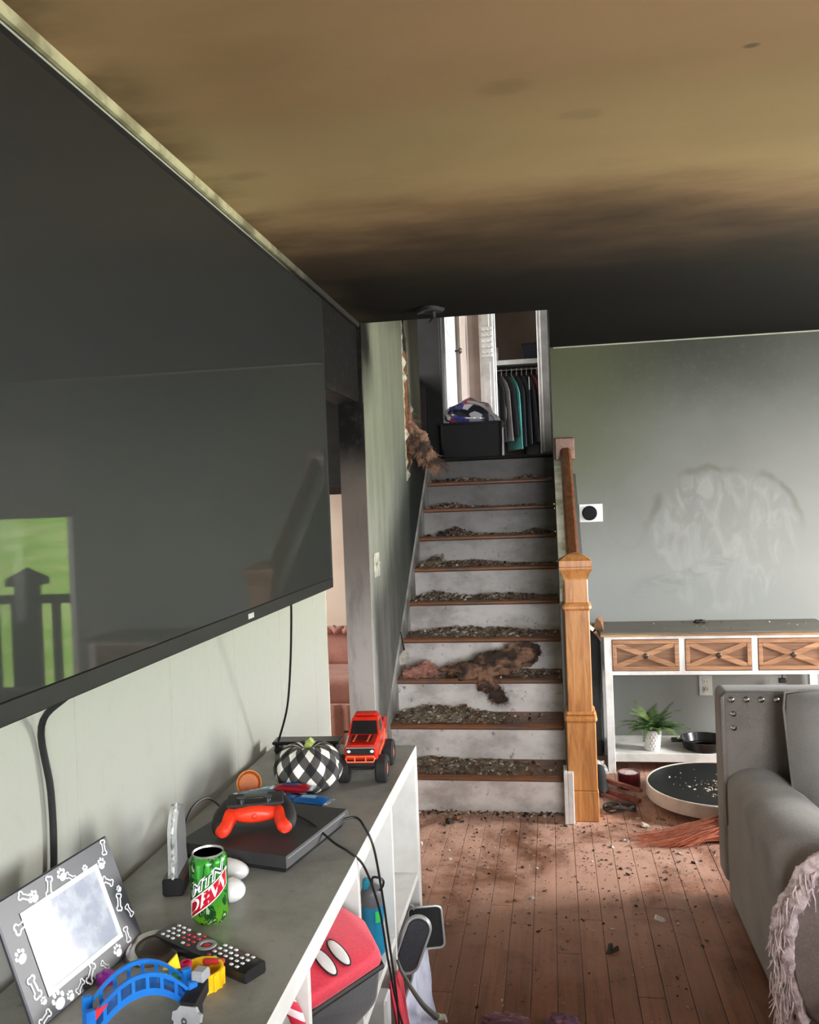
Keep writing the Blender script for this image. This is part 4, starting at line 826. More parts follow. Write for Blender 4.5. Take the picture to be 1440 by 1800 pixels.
ko('back_apron', G().box(K0+.04, K1-.04, KY1-.02, KY1-.004, .528, .735), M_white); ko('drawer_floor', G().box(K0+.02, K1-.02, KY0+.02, KY1-.02, .53, .54), M_white)
ko('lower_shelf', G().box(K0+.02, K1-.02, KY0+.006, KY1-.01, .062, .107, .002), M_white)
for a, b in ((.298, .639), (.673, 1.004), (1.038, 1.373)):
    z0, z1, y = .551, .715, KY0-.003
    dr_ = ko('drawer', G().box(a, b, y+.009, y+.30, z0, z1), M_conshade)
    s = .022
    for e in ((a, b, z0, z0+s), (a, b, z1-s, z1), (a, a+s, z0+s, z1-s), (b-s, b, z0+s, z1-s)): ko('border_board', G().box(e[0]+.0007, e[1]-.0007, y, y+.0095, e[2]+.0007, e[3]-.0007, .0015), M_conwood, dr_)
    W_, H_ = b-a-2*s, z1-z0-2*s; cxm, czm = (a+b)/2, (z0+z1)/2; ln = math.hypot(W_, H_); an = math.atan2(H_, W_)
    for sg, yy_ in ((1, y+.0015), (-1, y)):
        ko('cross_board', G().prism([(-W_/2, -H_/2*sg), (-W_/2+.03, -H_/2*sg), (W_/2, H_/2*sg-.016*sg), (W_/2, H_/2*sg), (W_/2-.03, H_/2*sg), (-W_/2, -H_/2*sg+.016*sg)][::sg], yy_, y+.0105, Matrix(((1, 0, 0, cxm), (0, 0, 1, 0), (0, 1, 0, czm), (0, 0, 0, 1)))), M_conwood, dr_)
    ko('knob', G().lathe([(.007, 0), (.006, .012), (.013, .016), (.014, .022), (.009, .026), (0, .027)], 16, T(cxm, y+.002, czm, R(90))), M_knob, dr_)
# fern
pt = thing('potted_fern', 'small green fern in a white dimpled pot on the console shelf', 'plant', (.496, 4.765, .107))
pb = obj('pot', G().lathe([(.036, 0), (.04, .003), (.051, .108), (.053, .112), (.048, .112), (.046, .1), (0, .098)], 28), M_white, pt)
for k in range(6):
    for i in range(18):
        a = 2*pi*(i+.5*(k % 2))/18; z = .014+.016*k; r = .0395+.0112*z/.108
        if sin(a) < .35: obj('dimple', G().ell((r*cos(a), r*sin(a), z), (.0032, .0032, .0055), None, 6, 4), M_white, pb, 60)
random.seed(11); M_fern = mat('fern_green', c(72, 104, 50), .7, c(44, 72, 38), 40); M_fern2 = mat('fern_green_light', c(112, 138, 70), .7, c(80, 108, 54), 40)
fa, fb_ = G(), G()
for k in range(74):
    a = random.random()*2*pi; L_ = random.uniform(.13, .21); el = random.uniform(.5, 1.35); dr0 = random.uniform(.6, 1.7); p = Vector((random.uniform(-.02, .02), random.uniform(-.02, .02), .10)); pts = [p.copy()]
    for j in range(9):
        p = p+Vector((cos(el)*cos(a), cos(el)*sin(a), sin(el)))*L_/9; pts.append(p.copy()); el -= dr0/9
    g = fa if k % 3 else fb_
    g.tube(pts, [.0012, .0005], 4)
    for j in range(2, 10):
        t_ = (pts[j]-pts[j-1]).normalized(); sd = t_.cross(Vector((0, 0, 1))); sd = sd.normalized() if sd.length > .01 else Vector((1, 0, 0)); l_ = .030*(1-abs(j-4.5)/7)
        for s in (-1, 1):
            for h_ in (0, .5):
                q = pts[j-1].lerp(pts[j], h_); tip = q+sd*s*l_+t_*l_*.6+Vector((0, 0, -.003)); wd = t_*.0042; up_ = Vector((0, 0, .0006))
                g.add([q-wd, q+wd, tip, q+up_], [(0, 1, 2), (0, 3, 2), (1, 2, 3)])
obj('frond_mass', fa, M_fern, pt, 0)['kind'] = 'stuff'; obj('light_frond_mass', fb_, M_fern2, pt, 0)['kind'] = 'stuff'
pn = thing('frying_pan', 'black round pan with a short handle on the console shelf', 'pan', (.775, 4.80, .107))
obj('bowl', G().lathe([(.10, 0), (.112, .006), (.124, .05), (.127, .053), (.122, .053), (.108, .012), (0, .010)], 40), NT('pan_black').out(c(24, 25, 27), .25), pn); obj('handle', G().rbox(-.175, -.118, -.012, .012, .032, .056, .006), M_black, pn); obj('inner_ring', G().lathe([(.07, .012), (.072, .02), (.066, .02), (.065, .012)], 30), M_black, pn)
# things around it
tt = thing('round_tabletop', 'black round tabletop with a white rim lying on the floor, strewn with crumbs', 'tabletop', (.735, 4.245, 0))
obj('board', G().lathe([(.318, .046), (.318, .098), (.316, .1), (0, .1)], 72), NT('black_glass_top').out(c(24, 28, 29), .4, Specular_IOR_Level=.3), tt); obj('rim', G().lathe([(.312, .04), (.325, .04), (.327, .045), (.327, .099), (.324, .103), (.3185, .103), (.3185, .05)], 72), mat('white_rim', c(224, 214, 204), .5, c(198, 186, 176), 8), tt)
obj('base_bar', G().box(-.25, .25, -.03, .03, 0, .046, .003), M_matt, tt); obj('base_bar', G().box(-.03, .03, -.25, .25, 0, .0455, .003), M_matt, tt)
def flake(g, p, s, flat=.4):
    m = Matrix.Translation(p) @ Euler((random.uniform(-.5, .5), random.uniform(-.5, .5), random.random()*6.3)).to_matrix().to_4x4()
    a, b, h = s*random.uniform(.5, 1.3), s*random.uniform(.3, .8), s*flat*random.uniform(.4, 1.2); j = lambda: random.uniform(.6, 1.2)
    vs = [(-a*j(), -b*j(), -h), (a*j(), -b*j(), -h), (a*j()*.8, b*j(), -h), (-a*j()*.7, b*j(), -h), (-a*j()*.7, -b*j()*.7, h), (a*.7*j(), -b*.6*j(), h*j()), (a*.6*j(), b*.7*j(), h*j()), (-a*.6*j(), b*.7*j(), h)]
    g.add(vs, [(3, 2, 1, 0), (4, 5, 6, 7), (0, 1, 5, 4), (1, 2, 6, 5), (2, 3, 7, 6), (3, 0, 4, 7)], m)
CH = [M_ash, M_plaster, M_char, M_brownchip]
random.seed(21); g = G()
for i in range(110):
    a, r = random.random()*6.3, abs(random.gauss(0, .11)); g.cur = 1 if random.random() < .75 else 0; flake(g, Vector((.70+r*cos(a), 4.17+r*sin(a)*1.2, .102)), random.choice((.002, .003, .003, .006, .009)))
solo('crumbs', g, CH, 'white crumbs and glass shards scattered on the black round tabletop', 'debris', kind='stuff', smooth=0)
cj = thing('candle_jar', 'dark red candle jar with white wax under the console table', 'candle', (.345, 4.47, 0))
obj('jar', G().lathe([(.05, 0), (.056, .006), (.056, .076), (.053, .078), (.051, .07), (.051, .06)], 30), NT('dark_red_glass').out(c(74, 24, 28), .12), cj); obj('wax', G().lathe([(.049, .06), (.049, .073), (.03, .0755), (0, .077)], 24), mat('wax_white', c(214, 206, 202), .5, c(160, 150, 146), 40), cj); obj('label_ring', G().lathe([(.0495, .072), (.0535, .079), (.0495, .079), (.0495, .072)], 24, cap=False), mat('rose_ring', c(140, 96, 94), .4), cj)
M_rsk = wood('reddish_stick', c(150, 84, 66), c(104, 54, 44), 'x', .6)
for i, (a, b, r, lab) in enumerate((((.19, 4.46, .05), (.385, 4.27, .05), .012, 'reddish broken stick nearest the candle jar'), ((.18, 4.42, .02), (.37, 4.20, .022), .014, 'thick reddish broken stick lying on the floor in front of the candle'), ((.16, 4.36, .015), (.345, 4.17, .013), .009, 'thin reddish stick lying lowest of the three by the newel post'))):
    A, B = Vector(a), Vector(b); d_ = (B-A); n_ = Vector((-d_.y, d_.x, 0)).normalized()
    solo('broken_stick', G().loft([[A+d_*u_+n_*(r*x)+Vector((0, 0, r*.7*z)) for x, z in ((-1, -1), (1, -1), (.9, .9), (-.9, 1))] for u_ in (0, .03, .5, .96, 1)]), M_rsk, lab, 'stick', 'broken sticks by the newel post')
solo('cable_coil', G().tube([(.27+.07*cos(a)*(1+.1*sin(3*a)), 4.115+.045*sin(a)*(1+.15*cos(2*a)), .008+.012*(1+sin(a*1.7))) for a in [2*pi*k/26 for k in range(52)]], .006, 7).tube([(.245+.03*cos(a), 4.11+.03*sin(a), .03+.008*sin(2*a)) for a in [2*pi*k/16 for k in range(26)]], .005, 7), mat('dirty_cable', c(62, 60, 56), .7, c(36, 34, 32), 40), 'dirty coiled dark cable on the floor beside the newel post', 'cable')
br = thing('broom', 'orange bristled broom head lying on the floor against the round tabletop', 'broom', (.66, 3.83, 0))
random.seed(4); gs = [G(), G(), G()]
for i in range(520):
    u_ = random.random(); y0 = random.uniform(-.05, .06); z0 = random.uniform(.012, .085); L_ = random.uniform(.16, .36)*(.6+.7*(1-z0/.1)); p0 = Vector((.03, y0, z0)); tip = Vector((.03-L_, y0*1.3-.05-random.uniform(0, .03), max(.004, z0*random.uniform(.05, .35)))); mid = p0.lerp(tip, .5)+Vector((0, -.008, .012))
    gs[i % 3].tube([p0, mid, tip], [.0013, .0007], 4)
for g, m, n_ in zip(gs, (mat('bristle_orange', c(214, 116, 78), .8), mat('bristle_salmon', c(206, 142, 120), .8), mat('bristle_brown', c(168, 96, 70), .8)), ('bristle', 'bristle', 'bristle')): obj(n_, g, m, br, 60)['kind'] = 'stuff'
obj('head_block', G().rbox(.02, .085, -.065, .075, .0, .1, .012), mat('broom_head', c(120, 36, 30), .5), br); obj('handle', G().tube([(.08, .02, .05), (.8, .25, .05)], .011, 10), mat('broom_handle', c(150, 40, 34), .4), br)
M_card = mat('brown_torn_wood', c(128, 92, 66), .8, c(92, 66, 48), 18); M_pale = mat('pale_torn_edge', c(206, 194, 176), .8)
bw = thing('broken_plank', 'broken brown plank with a pale end on the corner of the console table', 'wood fragment', (.25, 4.72, .757))
obj('plank', G().bhull([(-.05, -.02, .02), (-.03, -.02, .075), (.0, .03, .085), (.012, .03, .06), (.01, -.02, .0), (-.03, .02, .0), (-.0, -.04, .05)], .004, 1), M_card, bw); obj('torn_end', G().bhull([(-.085, -.03, .035), (-.05, -.03, .0), (-.035, -.02, .02), (-.07, -.01, .05), (-.075, -.01, .03)], .003, 1), M_pale, bw); obj('splinter', G().bhull([(-.05, -.03, 0), (-.005, -.025, -.06), (.0, -.022, -.035), (-.03, -.026, .01)], .002, 1), M_card, bw)
dk = thing('dark_panel', 'plain dark grey panel in the gap between newel post and console table', 'board', (.205, 5.0, 0)); obj('panel', G().box(-.05, .04, -.01, .02, 0, .735, .003, T(0, 0, 0, R(-4))), mat('slate_grey', c(60, 64, 64), .8, c(48, 50, 50), 8), dk); obj('edge_strip', G().box(-.05, -.044, -.012, -.009, .0, .735, 0, T(0, 0, 0, R(-4))), M_matt, dk)  # plain dark panel set in the dark gap beside the newel post
solo('crumpled_wrapper', G().ell((.205, 4.60, .045), (.04, .04, .045), None, 16, 10, lambda d: 1+.5*mnoise.noise(d*2.6)), mat('crumpled_film', c(190, 190, 188), .4, c(80, 82, 84), 30), 'crumpled grey and white plastic wrapper behind the newel post', 'wrapper', smooth=20)
solo('dark_shoe', G().loft([[(.20+.035*w_*cos(a), 4.4+y, .035*h_*(1+sin(a))) for a in [2*pi*k/14 for k in range(14)]] for y, w_, h_ in ((-.09, .4, .4), (-.07, .9, .7), (-.02, 1, .9), (.04, .85, 1.3), (.08, .9, 1.6), (.10, .6, 1.5))]), M_matt, 'small black shoe on the floor right behind the newel post', 'shoe')
random.seed(31); g = G()
for i in range(40): g.cur = random.choice((0, 2, 2, 1)); flake(g, Vector((random.uniform(.3, 1.4), random.uniform(4.72, 5.0), .759)), random.choice((.002, .003, .005)))
solo('crumbs', g, CH, 'grey crumbs of ash on the console table top', 'debris', kind='stuff', smooth=0)
solo('soot_lump', G().ell((.80, 4.97, .765), (.035, .02, .012), None, 14, 8, lambda d: 1+.6*mnoise.noise(d*3)), M_char, 'small black lump of burnt stuff on the console table top', 'lump', smooth=30)
# thermostat, outlets, switch
th = thing('thermostat', 'round black thermostat dial on a white square plate on the back wall', 'thermostat', (.23, YB, 1.388))
obj('plate', G().box(-.066, .066, -.012, 0, -.052, .052, .003), M_white, th); obj('dial', G().lathe([(.037, 0), (.040, .004), (.041, .018), (.036, .024), (0, .025)], 34, T(-.008, -.012, .0, R(90))), NT('thermostat_black').out(c(20, 21, 23), .7, Specular_IOR_Level=.15), th); obj('dial_ring', G().lathe([(.0405, .012), (.0425, .014), (.0405, .018)], 34, T(-.008, -.012, 0, R(90))), M_black, th)
ol_ = thing('wall_outlet', 'pale wall outlet low on the back wall under the console table', 'outlet', (.835, YB, .385)); obj('plate', G().box(-.036, .036, -.006, 0, -.058, .058, .002), mat('outlet_plate', c(186, 188, 184), .5), ol_)
for z in (-.022, .022): obj('socket', G().rbox(-.016, .016, -.009, -.004, z-.014, z+.014, .002), M_trim, ol_)
obj('slot', G().box(-.009, -.006, -.0095, -.008, .018, .028).box(.006, .009, -.0095, -.008, .018, .028).box(-.009, -.006, -.0095, -.008, -.026, -.016).box(.006, .009, -.0095, -.008, -.026, -.016), M_black, ol_, 0)
pk2 = thing('plug_adapter', 'black plug hanging on a short lead below the drawers by the wall', 'plug', (1.235, 5.02, .42)); obj('plug', G().rbox(-.02, .02, -.015, .015, -.01, .016, .005), M_black, pk2); obj('lead', G().tube([(0, 0, .01), (.002, 0, .06), (.0, .0, .125)], .004, 7), M_wire, pk2)
sw = thing('light_switch', 'cream double light switch on the panelled stair wall', 'light switch', (-.86, 4.16, 1.19)); obj('plate', G().box(0, .006, -.06, .06, -.06, .06, .002), mat('switch_plate', c(206, 206, 188), .5, c(170, 170, 152), 30), sw)
for y in (-.024, .024): obj('toggle', G().hull([(.005, y-.005, -.012), (.005, y+.005, -.012), (.005, y-.005, .012), (.005, y+.005, .012), (.016, y-.004, .006), (.016, y+.004, .006), (.016, y-.004, .012), (.016, y+.004, .012)]), M_trim, sw)

# ------------------------------------------------------------------ sofa
sf = thing('sofa', 'grey fabric sofa with nailhead trimmed back and rounded arms', 'sofa', (1.55, 2.9, 0))
SX0, SX1 = .582, 2.75
obj('backrest', G().rbox(SX0-.008, SX1, 3.19, 3.335, .08, .775, .028), M_sofa, sf, 50, True)
obj('back_piping', G().tube([(SX0+.0, 3.187, .3), (SX0-.004, 3.187, .757), (SX0+.012, 3.187, .772), (SX1-.02, 3.187, .772), (SX1-.005, 3.187, .757)], .006, 6), M_sofa, sf, 50, True)
nl = None
for i in range(30):
    p = (SX0+.028+.0505*i, 3.186, .748)
    if nl is None: nl = obj('nailhead', G().lathe([(.0115, 0), (.0105, .004), (.007, .008), (0, .010)], 14, T(0, 0, 0, R(90))), M_chrome, sf); nl.location = Vector(p)-sf.location
    else: inst(nl, sf, Vector(p)-sf.location)
for i in range(2): inst(nl, sf, Vector((SX0+.034, 3.186, .698-.0505*i))-sf.location)
def arm(x, w_, flip):
    rings = []
    for y, zt, bulge, s in ((3.2, .505, .0, 1), (3.1, .512, .006, 1), (2.9, .525, .014, 1), (2.7, .54, .02, 1), (2.56, .545, .022, 1), (2.47, .53, .018, .985), (2.43, .50, .01, .95), (2.42, .47, 0, .9)):
        pts = []; r = w_*.5; hgt = zt
        pts.append((0, .045)); pts.append((-.002, .2)); pts.append((-bulge*.5, .33))
        for k in range(11):
            a = pi-pi*k/10; pts.append((r+(r+bulge)*cos(a)*1.0, zt-r*.62+r*.62*sin(a)))
        pts += [(w_+bulge*.3, .30), (w_, .045)]
        rings.append([(x+(q if not flip else w_-q), y, z) for q, z in pts])
    return G().loft(rings)
obj('arm', arm(SX0+.004, .20, False), M_sofa, sf, 55, True); obj('arm', arm(SX1-.20, .20, True), M_sofa, sf, 55, True)
obj('arm_front', G().loft([[(SX0+.10+.098*k*cos(a), y, .28+.225*k*(abs(sin(a))**.8)*(1 if sin(a) > 0 else -1)) for a in [2*pi*i/24 for i in range(24)]] for y, k in ((2.44, .97), (2.405, .97), (2.385, .9), (2.38, .6))]), M_taupe, sf, 55, True)
obj('seat_base', G().rbox(SX0+.18, SX1-.18, 2.46, 3.2, .08, .30, .02), M_sofa, sf, 50, True)
for a, b in ((SX0+.21, 1.66), (1.67, SX1-.21)): obj('seat_cushion', G().rbox(a, b, 2.42, 3.16, .30, .44, .05), M_sofa, sf, 50, True)
for x in (SX0+.05, SX1-.09):
    for y in (2.52, 3.22): obj('foot', G().lathe([(.018, 0), (.026, .082)], 12, T(x+.02, y, 0)), M_matt, sf, 50, True)
obj('care_label', G().box(SX0+.105, SX0+.109, 2.60, 2.625, .515, .545), M_print, sf, 0, True) if False else None
random.seed(8)
def pillow(x, y, z, w_, h_, t_, rx, rz_, lab):
    o = thing('throw_pillow', lab, 'pillow', (x, y, z), rot=(rx, 0, rz_)); g = G(); n = 20; vs = []
    for s in (1, -1):
        for j in range(n+1):
            for i in range(n+1):
                u_, v_ = -1+2*i/n, -1+2*j/n; e = max(0, (1-u_**4))*max(0, (1-v_**4)); pin = 1-.08*(u_*u_*v_*v_)
                d = t_*.5*e**.6*(1+.16*mnoise.noise(Vector((u_*2.2, v_*2.2, s+rz_*5)))); vs.append((w_/2*u_*pin*(1-.07*(1-abs(v_))*0), s*d, h_/2*v_*pin))
    W2 = n+1; fs = []
    for k in range(2):
        for j in range(n):
            for i in range(n):
                a = k*W2*W2+j*W2+i; f = (a, a+1, a+W2+1, a+W2); fs.append(f if k else f[::-1])
    obj('cover', g.add(vs, fs), M_pillow, o, 80); obj('piping', G().tube([(w_/2*cos(a)*min(1.0/max(abs(cos(a)), abs(sin(a))), 1.36)*.985, 0, h_/2*sin(a)*min(1.0/max(abs(cos(a)), abs(sin(a))), 1.36)*.985) for a in [2*pi*k/40 for k in range(40)]], .004, 6, True), M_pillow, o)
pillow(1.0, 3.02, .60, .50, .44, .20, R(-16), R(3), 'plump grey pillow leaning on the sofa back behind the arm')
thr = thing('fringed_throw', 'pale fluffy throw hanging over the sofa arm down to the floor', 'throw', (.62, 2.4, 0))
def rope(path, r, seed):
    g = G(); P = catmull([Vector(p) for p in path], 12); rings = []; n = 22
    for i, p in enumerate(P):
        t_ = (P[min(i+1, len(P)-1)]-P[max(i-1, 0)]).normalized(); N = t_.cross(Vector((0, 1, 0))).normalized(); B = t_.cross(N); u_ = i/(len(P)-1); rr = r(u_)
        rings.append([p+(N*cos(a)*1.0+B*sin(a)*.75)*rr*(1+.42*mnoise.noise(Vector((cos(a)*1.3+seed, sin(a)*1.3, i*.22)))+.25*mnoise.noise(Vector((cos(a)*4, sin(a)*4+seed, i*.6)))) for a in [2*pi*k/n for k in range(n)]])
    return g.loft(rings)
tp = [(.80, 2.36, .535), (.70, 2.345, .535), (.63, 2.345, .50), (.588, 2.37, .42), (.572, 2.40, .34), (.566, 2.42, .25), (.572, 2.42, .17), (.575, 2.42, .10), (.580, 2.42, .035)]
obj('folds', rope(tp, lambda u_: .024*(1-.4*u_)+.010*sin(u_*9)**2, 1), M_throw, thr, 70, True); obj('folds', rope([(q[0]-.012+.01*i % 2, q[1]-.02, q[2]-.03) for i, q in enumerate(tp[2:-1])], lambda u_: .013+.007*sin(u_*14)**2, 5), M_throw, thr, 70, True)
random.seed(6); g = G()
for i in range(260):
    k = random.uniform(.15, .98)*(len(tp)-1); j = int(k); p = Vector(tp[j]).lerp(Vector(tp[min(j+1, len(tp)-1)]), k-j)+Vector((random.uniform(-.03, .015), random.uniform(-.035, .01), 0)); d_ = Vector((random.uniform(-.02, .012), random.uniform(-.03, .01), -random.uniform(.02, .06)))
    q = p+d_; q.z = max(q.z, .004); g.tube([p, p.lerp(q, .5)+Vector((random.uniform(-.006, .006), -.004, 0)), q], [.0022, .0012], 5)
obj('yarn', g, M_throw, thr, 60, True)['kind'] = 'stuff'
# ------------------------------------------------------------------ debris on the stairs and floor
ordn = ['first (lowest)', 'second', 'third', 'fourth', 'fifth', 'sixth', 'seventh', 'eighth', 'ninth (uppermost)']
heap = {1: [(-.66, .17, .030), (-.35, .2, .012)], 2: [(-.66, .15, .055), (-.45, .12, .03)], 3: [(-.75, .06, .02), (-.2, .15, .012)], 4: [(-.6, .2, .03), (-.3, .2, .025)], 5: [(-.7, .1, .035), (-.3, .25, .02)],
        6: [(-.74, .07, .05), (-.5, .2, .03)], 7: [(-.62, .08, .05), (-.1, .06, .03)], 8: [(-.7, .1, .035)], 9: [(-.6, .15, .03), (-.15, .08, .03)]}
for n in range(1, 10):
    random.seed(40+n); y0 = Y0+(n-1)*GO-.015; z0 = n*RI; g = G(); hs = heap[n]
    def hgt(x, y):
        yy_ = (y-y0)/GO; return sum(h*math.exp(-((x-a)/b_)**2) for a, b_, h in hs)*max(0, min(1, yy_*3))*max(.25, 1-abs(yy_-.62)*1.1)
    nx_, ny_ = 64, 12; vs = []
    for j in range(ny_+1):
        for i in range(nx_+1):
            x, y = sx0+.004+(sx1-sx0-.008)*i/nx_, y0+.02+(GO-.012)*j/ny_
            h = hgt(x, y)*(.75+.7*mnoise.noise(Vector((x*22, y*22, n)))+.4*mnoise.noise(Vector((x*60, y*60, n))))+.003*mnoise.noise(Vector((x*9, y*12, n+5)))-.0028
            vs.append((x, y, z0+max(h, -.006)))
    g.cur = 0; g.add(vs, [(j*(nx_+1)+i, j*(nx_+1)+i+1, (j+1)*(nx_+1)+i+1, (j+1)*(nx_+1)+i) for j in range(ny_) for i in range(nx_)])
    for i in range(520):
        if random.random() < .62: a, b_, h = random.choice(hs); x = random.gauss(a, b_*.75)
        else: x = random.uniform(sx0+.02, sx1-.02)
        x = min(max(x, sx0+.015), sx1-.02); y = random.uniform(y0+.006, y0+GO-.03); g.cur = random.choices((0, 1, 2, 3), (6, 2.6 if n < 6 else 1, 1.5, 3))[0]
        s = random.choice((.003, .004, .006, .008, .012)); flake(g, Vector((x, y, z0+s*.3+hgt(x, y)*.95)), s, .35)
    for i in range(9):
        x = min(max(random.gauss(hs[0][0], hs[0][1]), sx0+.05), sx1-.06); y = random.uniform(y0+.03, y0+GO-.06); g.cur = random.choice((0, 1, 1, 3) if n < 7 else (0, 2)); flake(g, Vector((x, y, z0+.008+hgt(x, y))), random.uniform(.014, .028), .16)
    solo('step_debris', g, CH, 'ash and plaster debris heaped along the '+ordn[n-1]+' tread of the staircase', 'debris', kind='stuff', smooth=0)
# fallen insulation
def fluff(name, lumps, strands, m, lab, seed, fib=260, fl=.03):
    random.seed(seed); t = thing(name, lab, 'insulation', (lumps[0][0], lumps[0][1], min(l[2]-l[5] for l in lumps))); g = G(); core = []
    for (x, y, z, rx, ry, rz_) in lumps:
        g.ell((x, y, z), (rx, ry, rz_), None, 26, 16, lambda d: 1+.55*mnoise.noise(d*1.9+Vector((x*9, y*9, seed)))+.28*mnoise.noise(d*5+Vector((seed, z*7, 0)))+.14*mnoise.noise(d*11))
    obj('clump', g, m, t, 70, True); g = G()
    for i in range(fib):
        x, y, z, rx, ry, rz_ = random.choice(lumps); d = Vector((random.gauss(0, 1), random.gauss(0, 1), random.gauss(0, 1))).normalized(); p = Vector((x+rx*d.x*.9, y+ry*d.y*.9, z+rz_*d.z*.9)); e = (d+Vector((random.uniform(-.9, .9), random.uniform(-.9, .9), random.uniform(-.9, .6)))).normalized()
        g.tube([p, p+e*fl*.5, p+e*fl*.8+Vector((random.uniform(-.01, .01), 0, random.uniform(-.012, .006)))], [.0014, .0006], 3)
    obj('fibre', g, m, t, 60, True)['kind'] = 'stuff'
z3 = 3*RI; y3 = Y0+2*GO
fluff('insulation_clump', [(-.42, y3+.02, z3+.035, .12, .07, .045), (-.30, y3+.06, z3+.075, .12, .06, .055), (-.20, y3+.10, z3+.10, .085, .05, .055), (-.13, y3+.10, z3+.12, .05, .04, .045), (-.52, y3+.08, z3+.03, .09, .05, .03), (-.36, y3-.045, z3-.01, .05, .025, .05), (-.31, y3-.055, z3-.075, .035, .022, .035), (-.30, y3-.06, z3-.10, .04, .02, .018)], 0, M_insul, 'big brown fluffy insulation clump drooping over the third tread', 3, 700, .035)
fluff('insulation_clump', [(-.76, y3+.0, z3+.03, .05, .04, .032), (-.71, y3+.03, z3+.04, .045, .04, .04), (-.66, y3+.02, z3+.035, .03, .03, .03)], 0, M_pinkins, 'small pinkish insulation clump at the wall end of the third tread', 5, 260, .025)
cr = thing('torn_paper', 'torn white paper scrap stuck by the wall above the third tread', 'paper', (-.82, y3+.06, z3+.06)); obj('sheet', G().hull([(-.025, 0, .0), (.02, -.01, .01), (.035, -.005, .055), (.0, .01, .085), (-.03, .01, .05), (-.02, .012, .02), (.02, .004, .03)]), M_plaster, cr, 0); obj('tail', G().tube([(0, .01, .08), (-.012, .02, .14), (-.02, .03, .18)], [.006, .003], 6), M_char, cr)
solo('plank_splinter', G().bhull([(-.70, Y0+5*GO+.1, 6*RI+.01), (-.68, Y0+5*GO+.1, 6*RI+.01), (-.685, Y0+5*GO+.12, 6*RI+.085), (-.672, Y0+5*GO+.11, 6*RI+.07), (-.70, Y0+5*GO+.13, 6*RI+.06)], .003, 1), M_ash, 'ash-grey upright splinter standing in the debris of the sixth tread', 'splinter', smooth=20)
# crack in the stair wall with insulation bursting out
ti = thing('torn_insulation', 'brown insulation bursting from the long crack in the stair wall', 'insulation', (-.86, 5.24, 1.8))
random.seed(9); rings = []
obj('cavity', G().prism([(5.195, 1.6), (5.36, 1.74), (5.44, 1.95), (5.44, 2.15), (5.37, 2.5), (5.31, 2.75), (5.24, 2.95), (5.195, 2.95)], -.8679, -.8672, YZ), M_dark, ti, 0, True)
for k in range(40):
    z = 1.72+(2.42-1.72)*k/39; u_ = k/39; wd = (.075-.045*u_)*(1+.5*mnoise.noise(Vector((k*.5, 0, 3)))); off = .06*(1-u_)+.02*sin(k*1.1)
    rings.append([(-.864+.016*cos(a)*(1+.6*mnoise.noise(Vector((k*.7, a*1.3, 0)))), 5.255+off+wd*sin(a), z) for a in [2*pi*i/16 for i in range(16)]])
obj('strip', G().loft(rings), wood('crack_brown', c(140, 88, 52), c(66, 40, 26), 'z', .95), ti, 60, True)
EDL = [(5.205, 1.62), (5.33, 1.78), (5.40, 1.95), (5.42, 2.12), (5.35, 2.3), (5.36, 2.48), (5.29, 2.6), (5.30, 2.72), (5.26, 2.9)]
M_torn = mat('torn_drywall', c(196, 194, 170), .9, c(130, 124, 102), 30)
for side in (0, 1):
    g = G()
    for k in range(len(EDL)-1):
        for h_ in range(2):
            ya_, za = [EDL[k][q]+(EDL[k+1][q]-EDL[k][q])*h_/2 for q in (0, 1)]; yb, zb_ = [EDL[k][q]+(EDL[k+1][q]-EDL[k][q])*(h_+1)/2 for q in (0, 1)]
            if side == 0: ya_ = yb = 5.201
            d_ = 1 if side else -1; j = random.choice((.002, .004, .012, .022))
            g.hull([(-.8605, ya_+d_*.03, za), (-.8605, yb+d_*.03, zb_), (-.859, ya_, za), (-.859, yb, zb_), (-.86+j, (ya_+yb)/2-d_*random.uniform(.0, .02), (za+zb_)/2)])
    obj('torn_edge', g, M_torn, ti, 0, True)
rings = []; P = catmull([Vector(p) for p in ((-.86, 5.30, 2.02), (-.845, 5.28, 1.93), (-.80, 5.26, 1.86), (-.75, 5.22, 1.79), (-.70, 5.18, 1.735), (-.65, 5.15, 1.70))], 9)
for k, p in enumerate(P):
    u_ = k/(len(P)-1); w_ = .022+.05*sin(pi*min(1, u_*1.06))**.8
    rings.append([p+Vector((.55*cos(a)*w_+.3*sin(a)*w_, .25*cos(a)*w_, .8*sin(a)*w_))*(1+.55*mnoise.noise(Vector((cos(a)*1.2, sin(a)*1.2, k*.2)))+.35*mnoise.noise(Vector((cos(a)*4, sin(a)*4, k*.5)))) for a in [2*pi*i/36 for i in range(36)]])
obj('hanging_flap', G().loft(rings), M_insul, ti, 60, True, label='brown flap hanging over the stairs')
g = G()
for i in range(380):
    p = random.choice(P); d_ = Vector((random.gauss(0, 1), random.gauss(0, .6), random.gauss(0, 1))).normalized(); q = p+d_*random.uniform(.03, .055); e = (d_*.5+Vector((.4, 0, -.7))+Vector((random.uniform(-.5, .5), 0, random.uniform(-.5, .5)))).normalized()
    g.tube([q, q+e*.025, q+e*.045+Vector((0, 0, -.006))], [.0018, .0007], 3)
obj('fibre', g, M_insul, ti, 60, True)['kind'] = 'stuff'
sd = thing('smoke_detector', 'melted black smoke detector remains at the ceiling edge above the stairs', 'smoke detector', (-.50, 3.84, H)); obj('base', G().lathe([(0, -.012), (.05, -.014), (.06, -.004), (.06, 0)], 24, None, lambda a, z: 1+.12*sin(3*a)), M_dark, sd)
obj('drip', G().tube([(.01, .0, -.01), (.012, .02, -.03), (.0, .05, -.036), (-.015, .06, -.05)], [.012, .004], 8).tube([(-.03, 0, -.008), (-.06, -.01, -.022)], [.01, .004], 7), M_dark, sd)
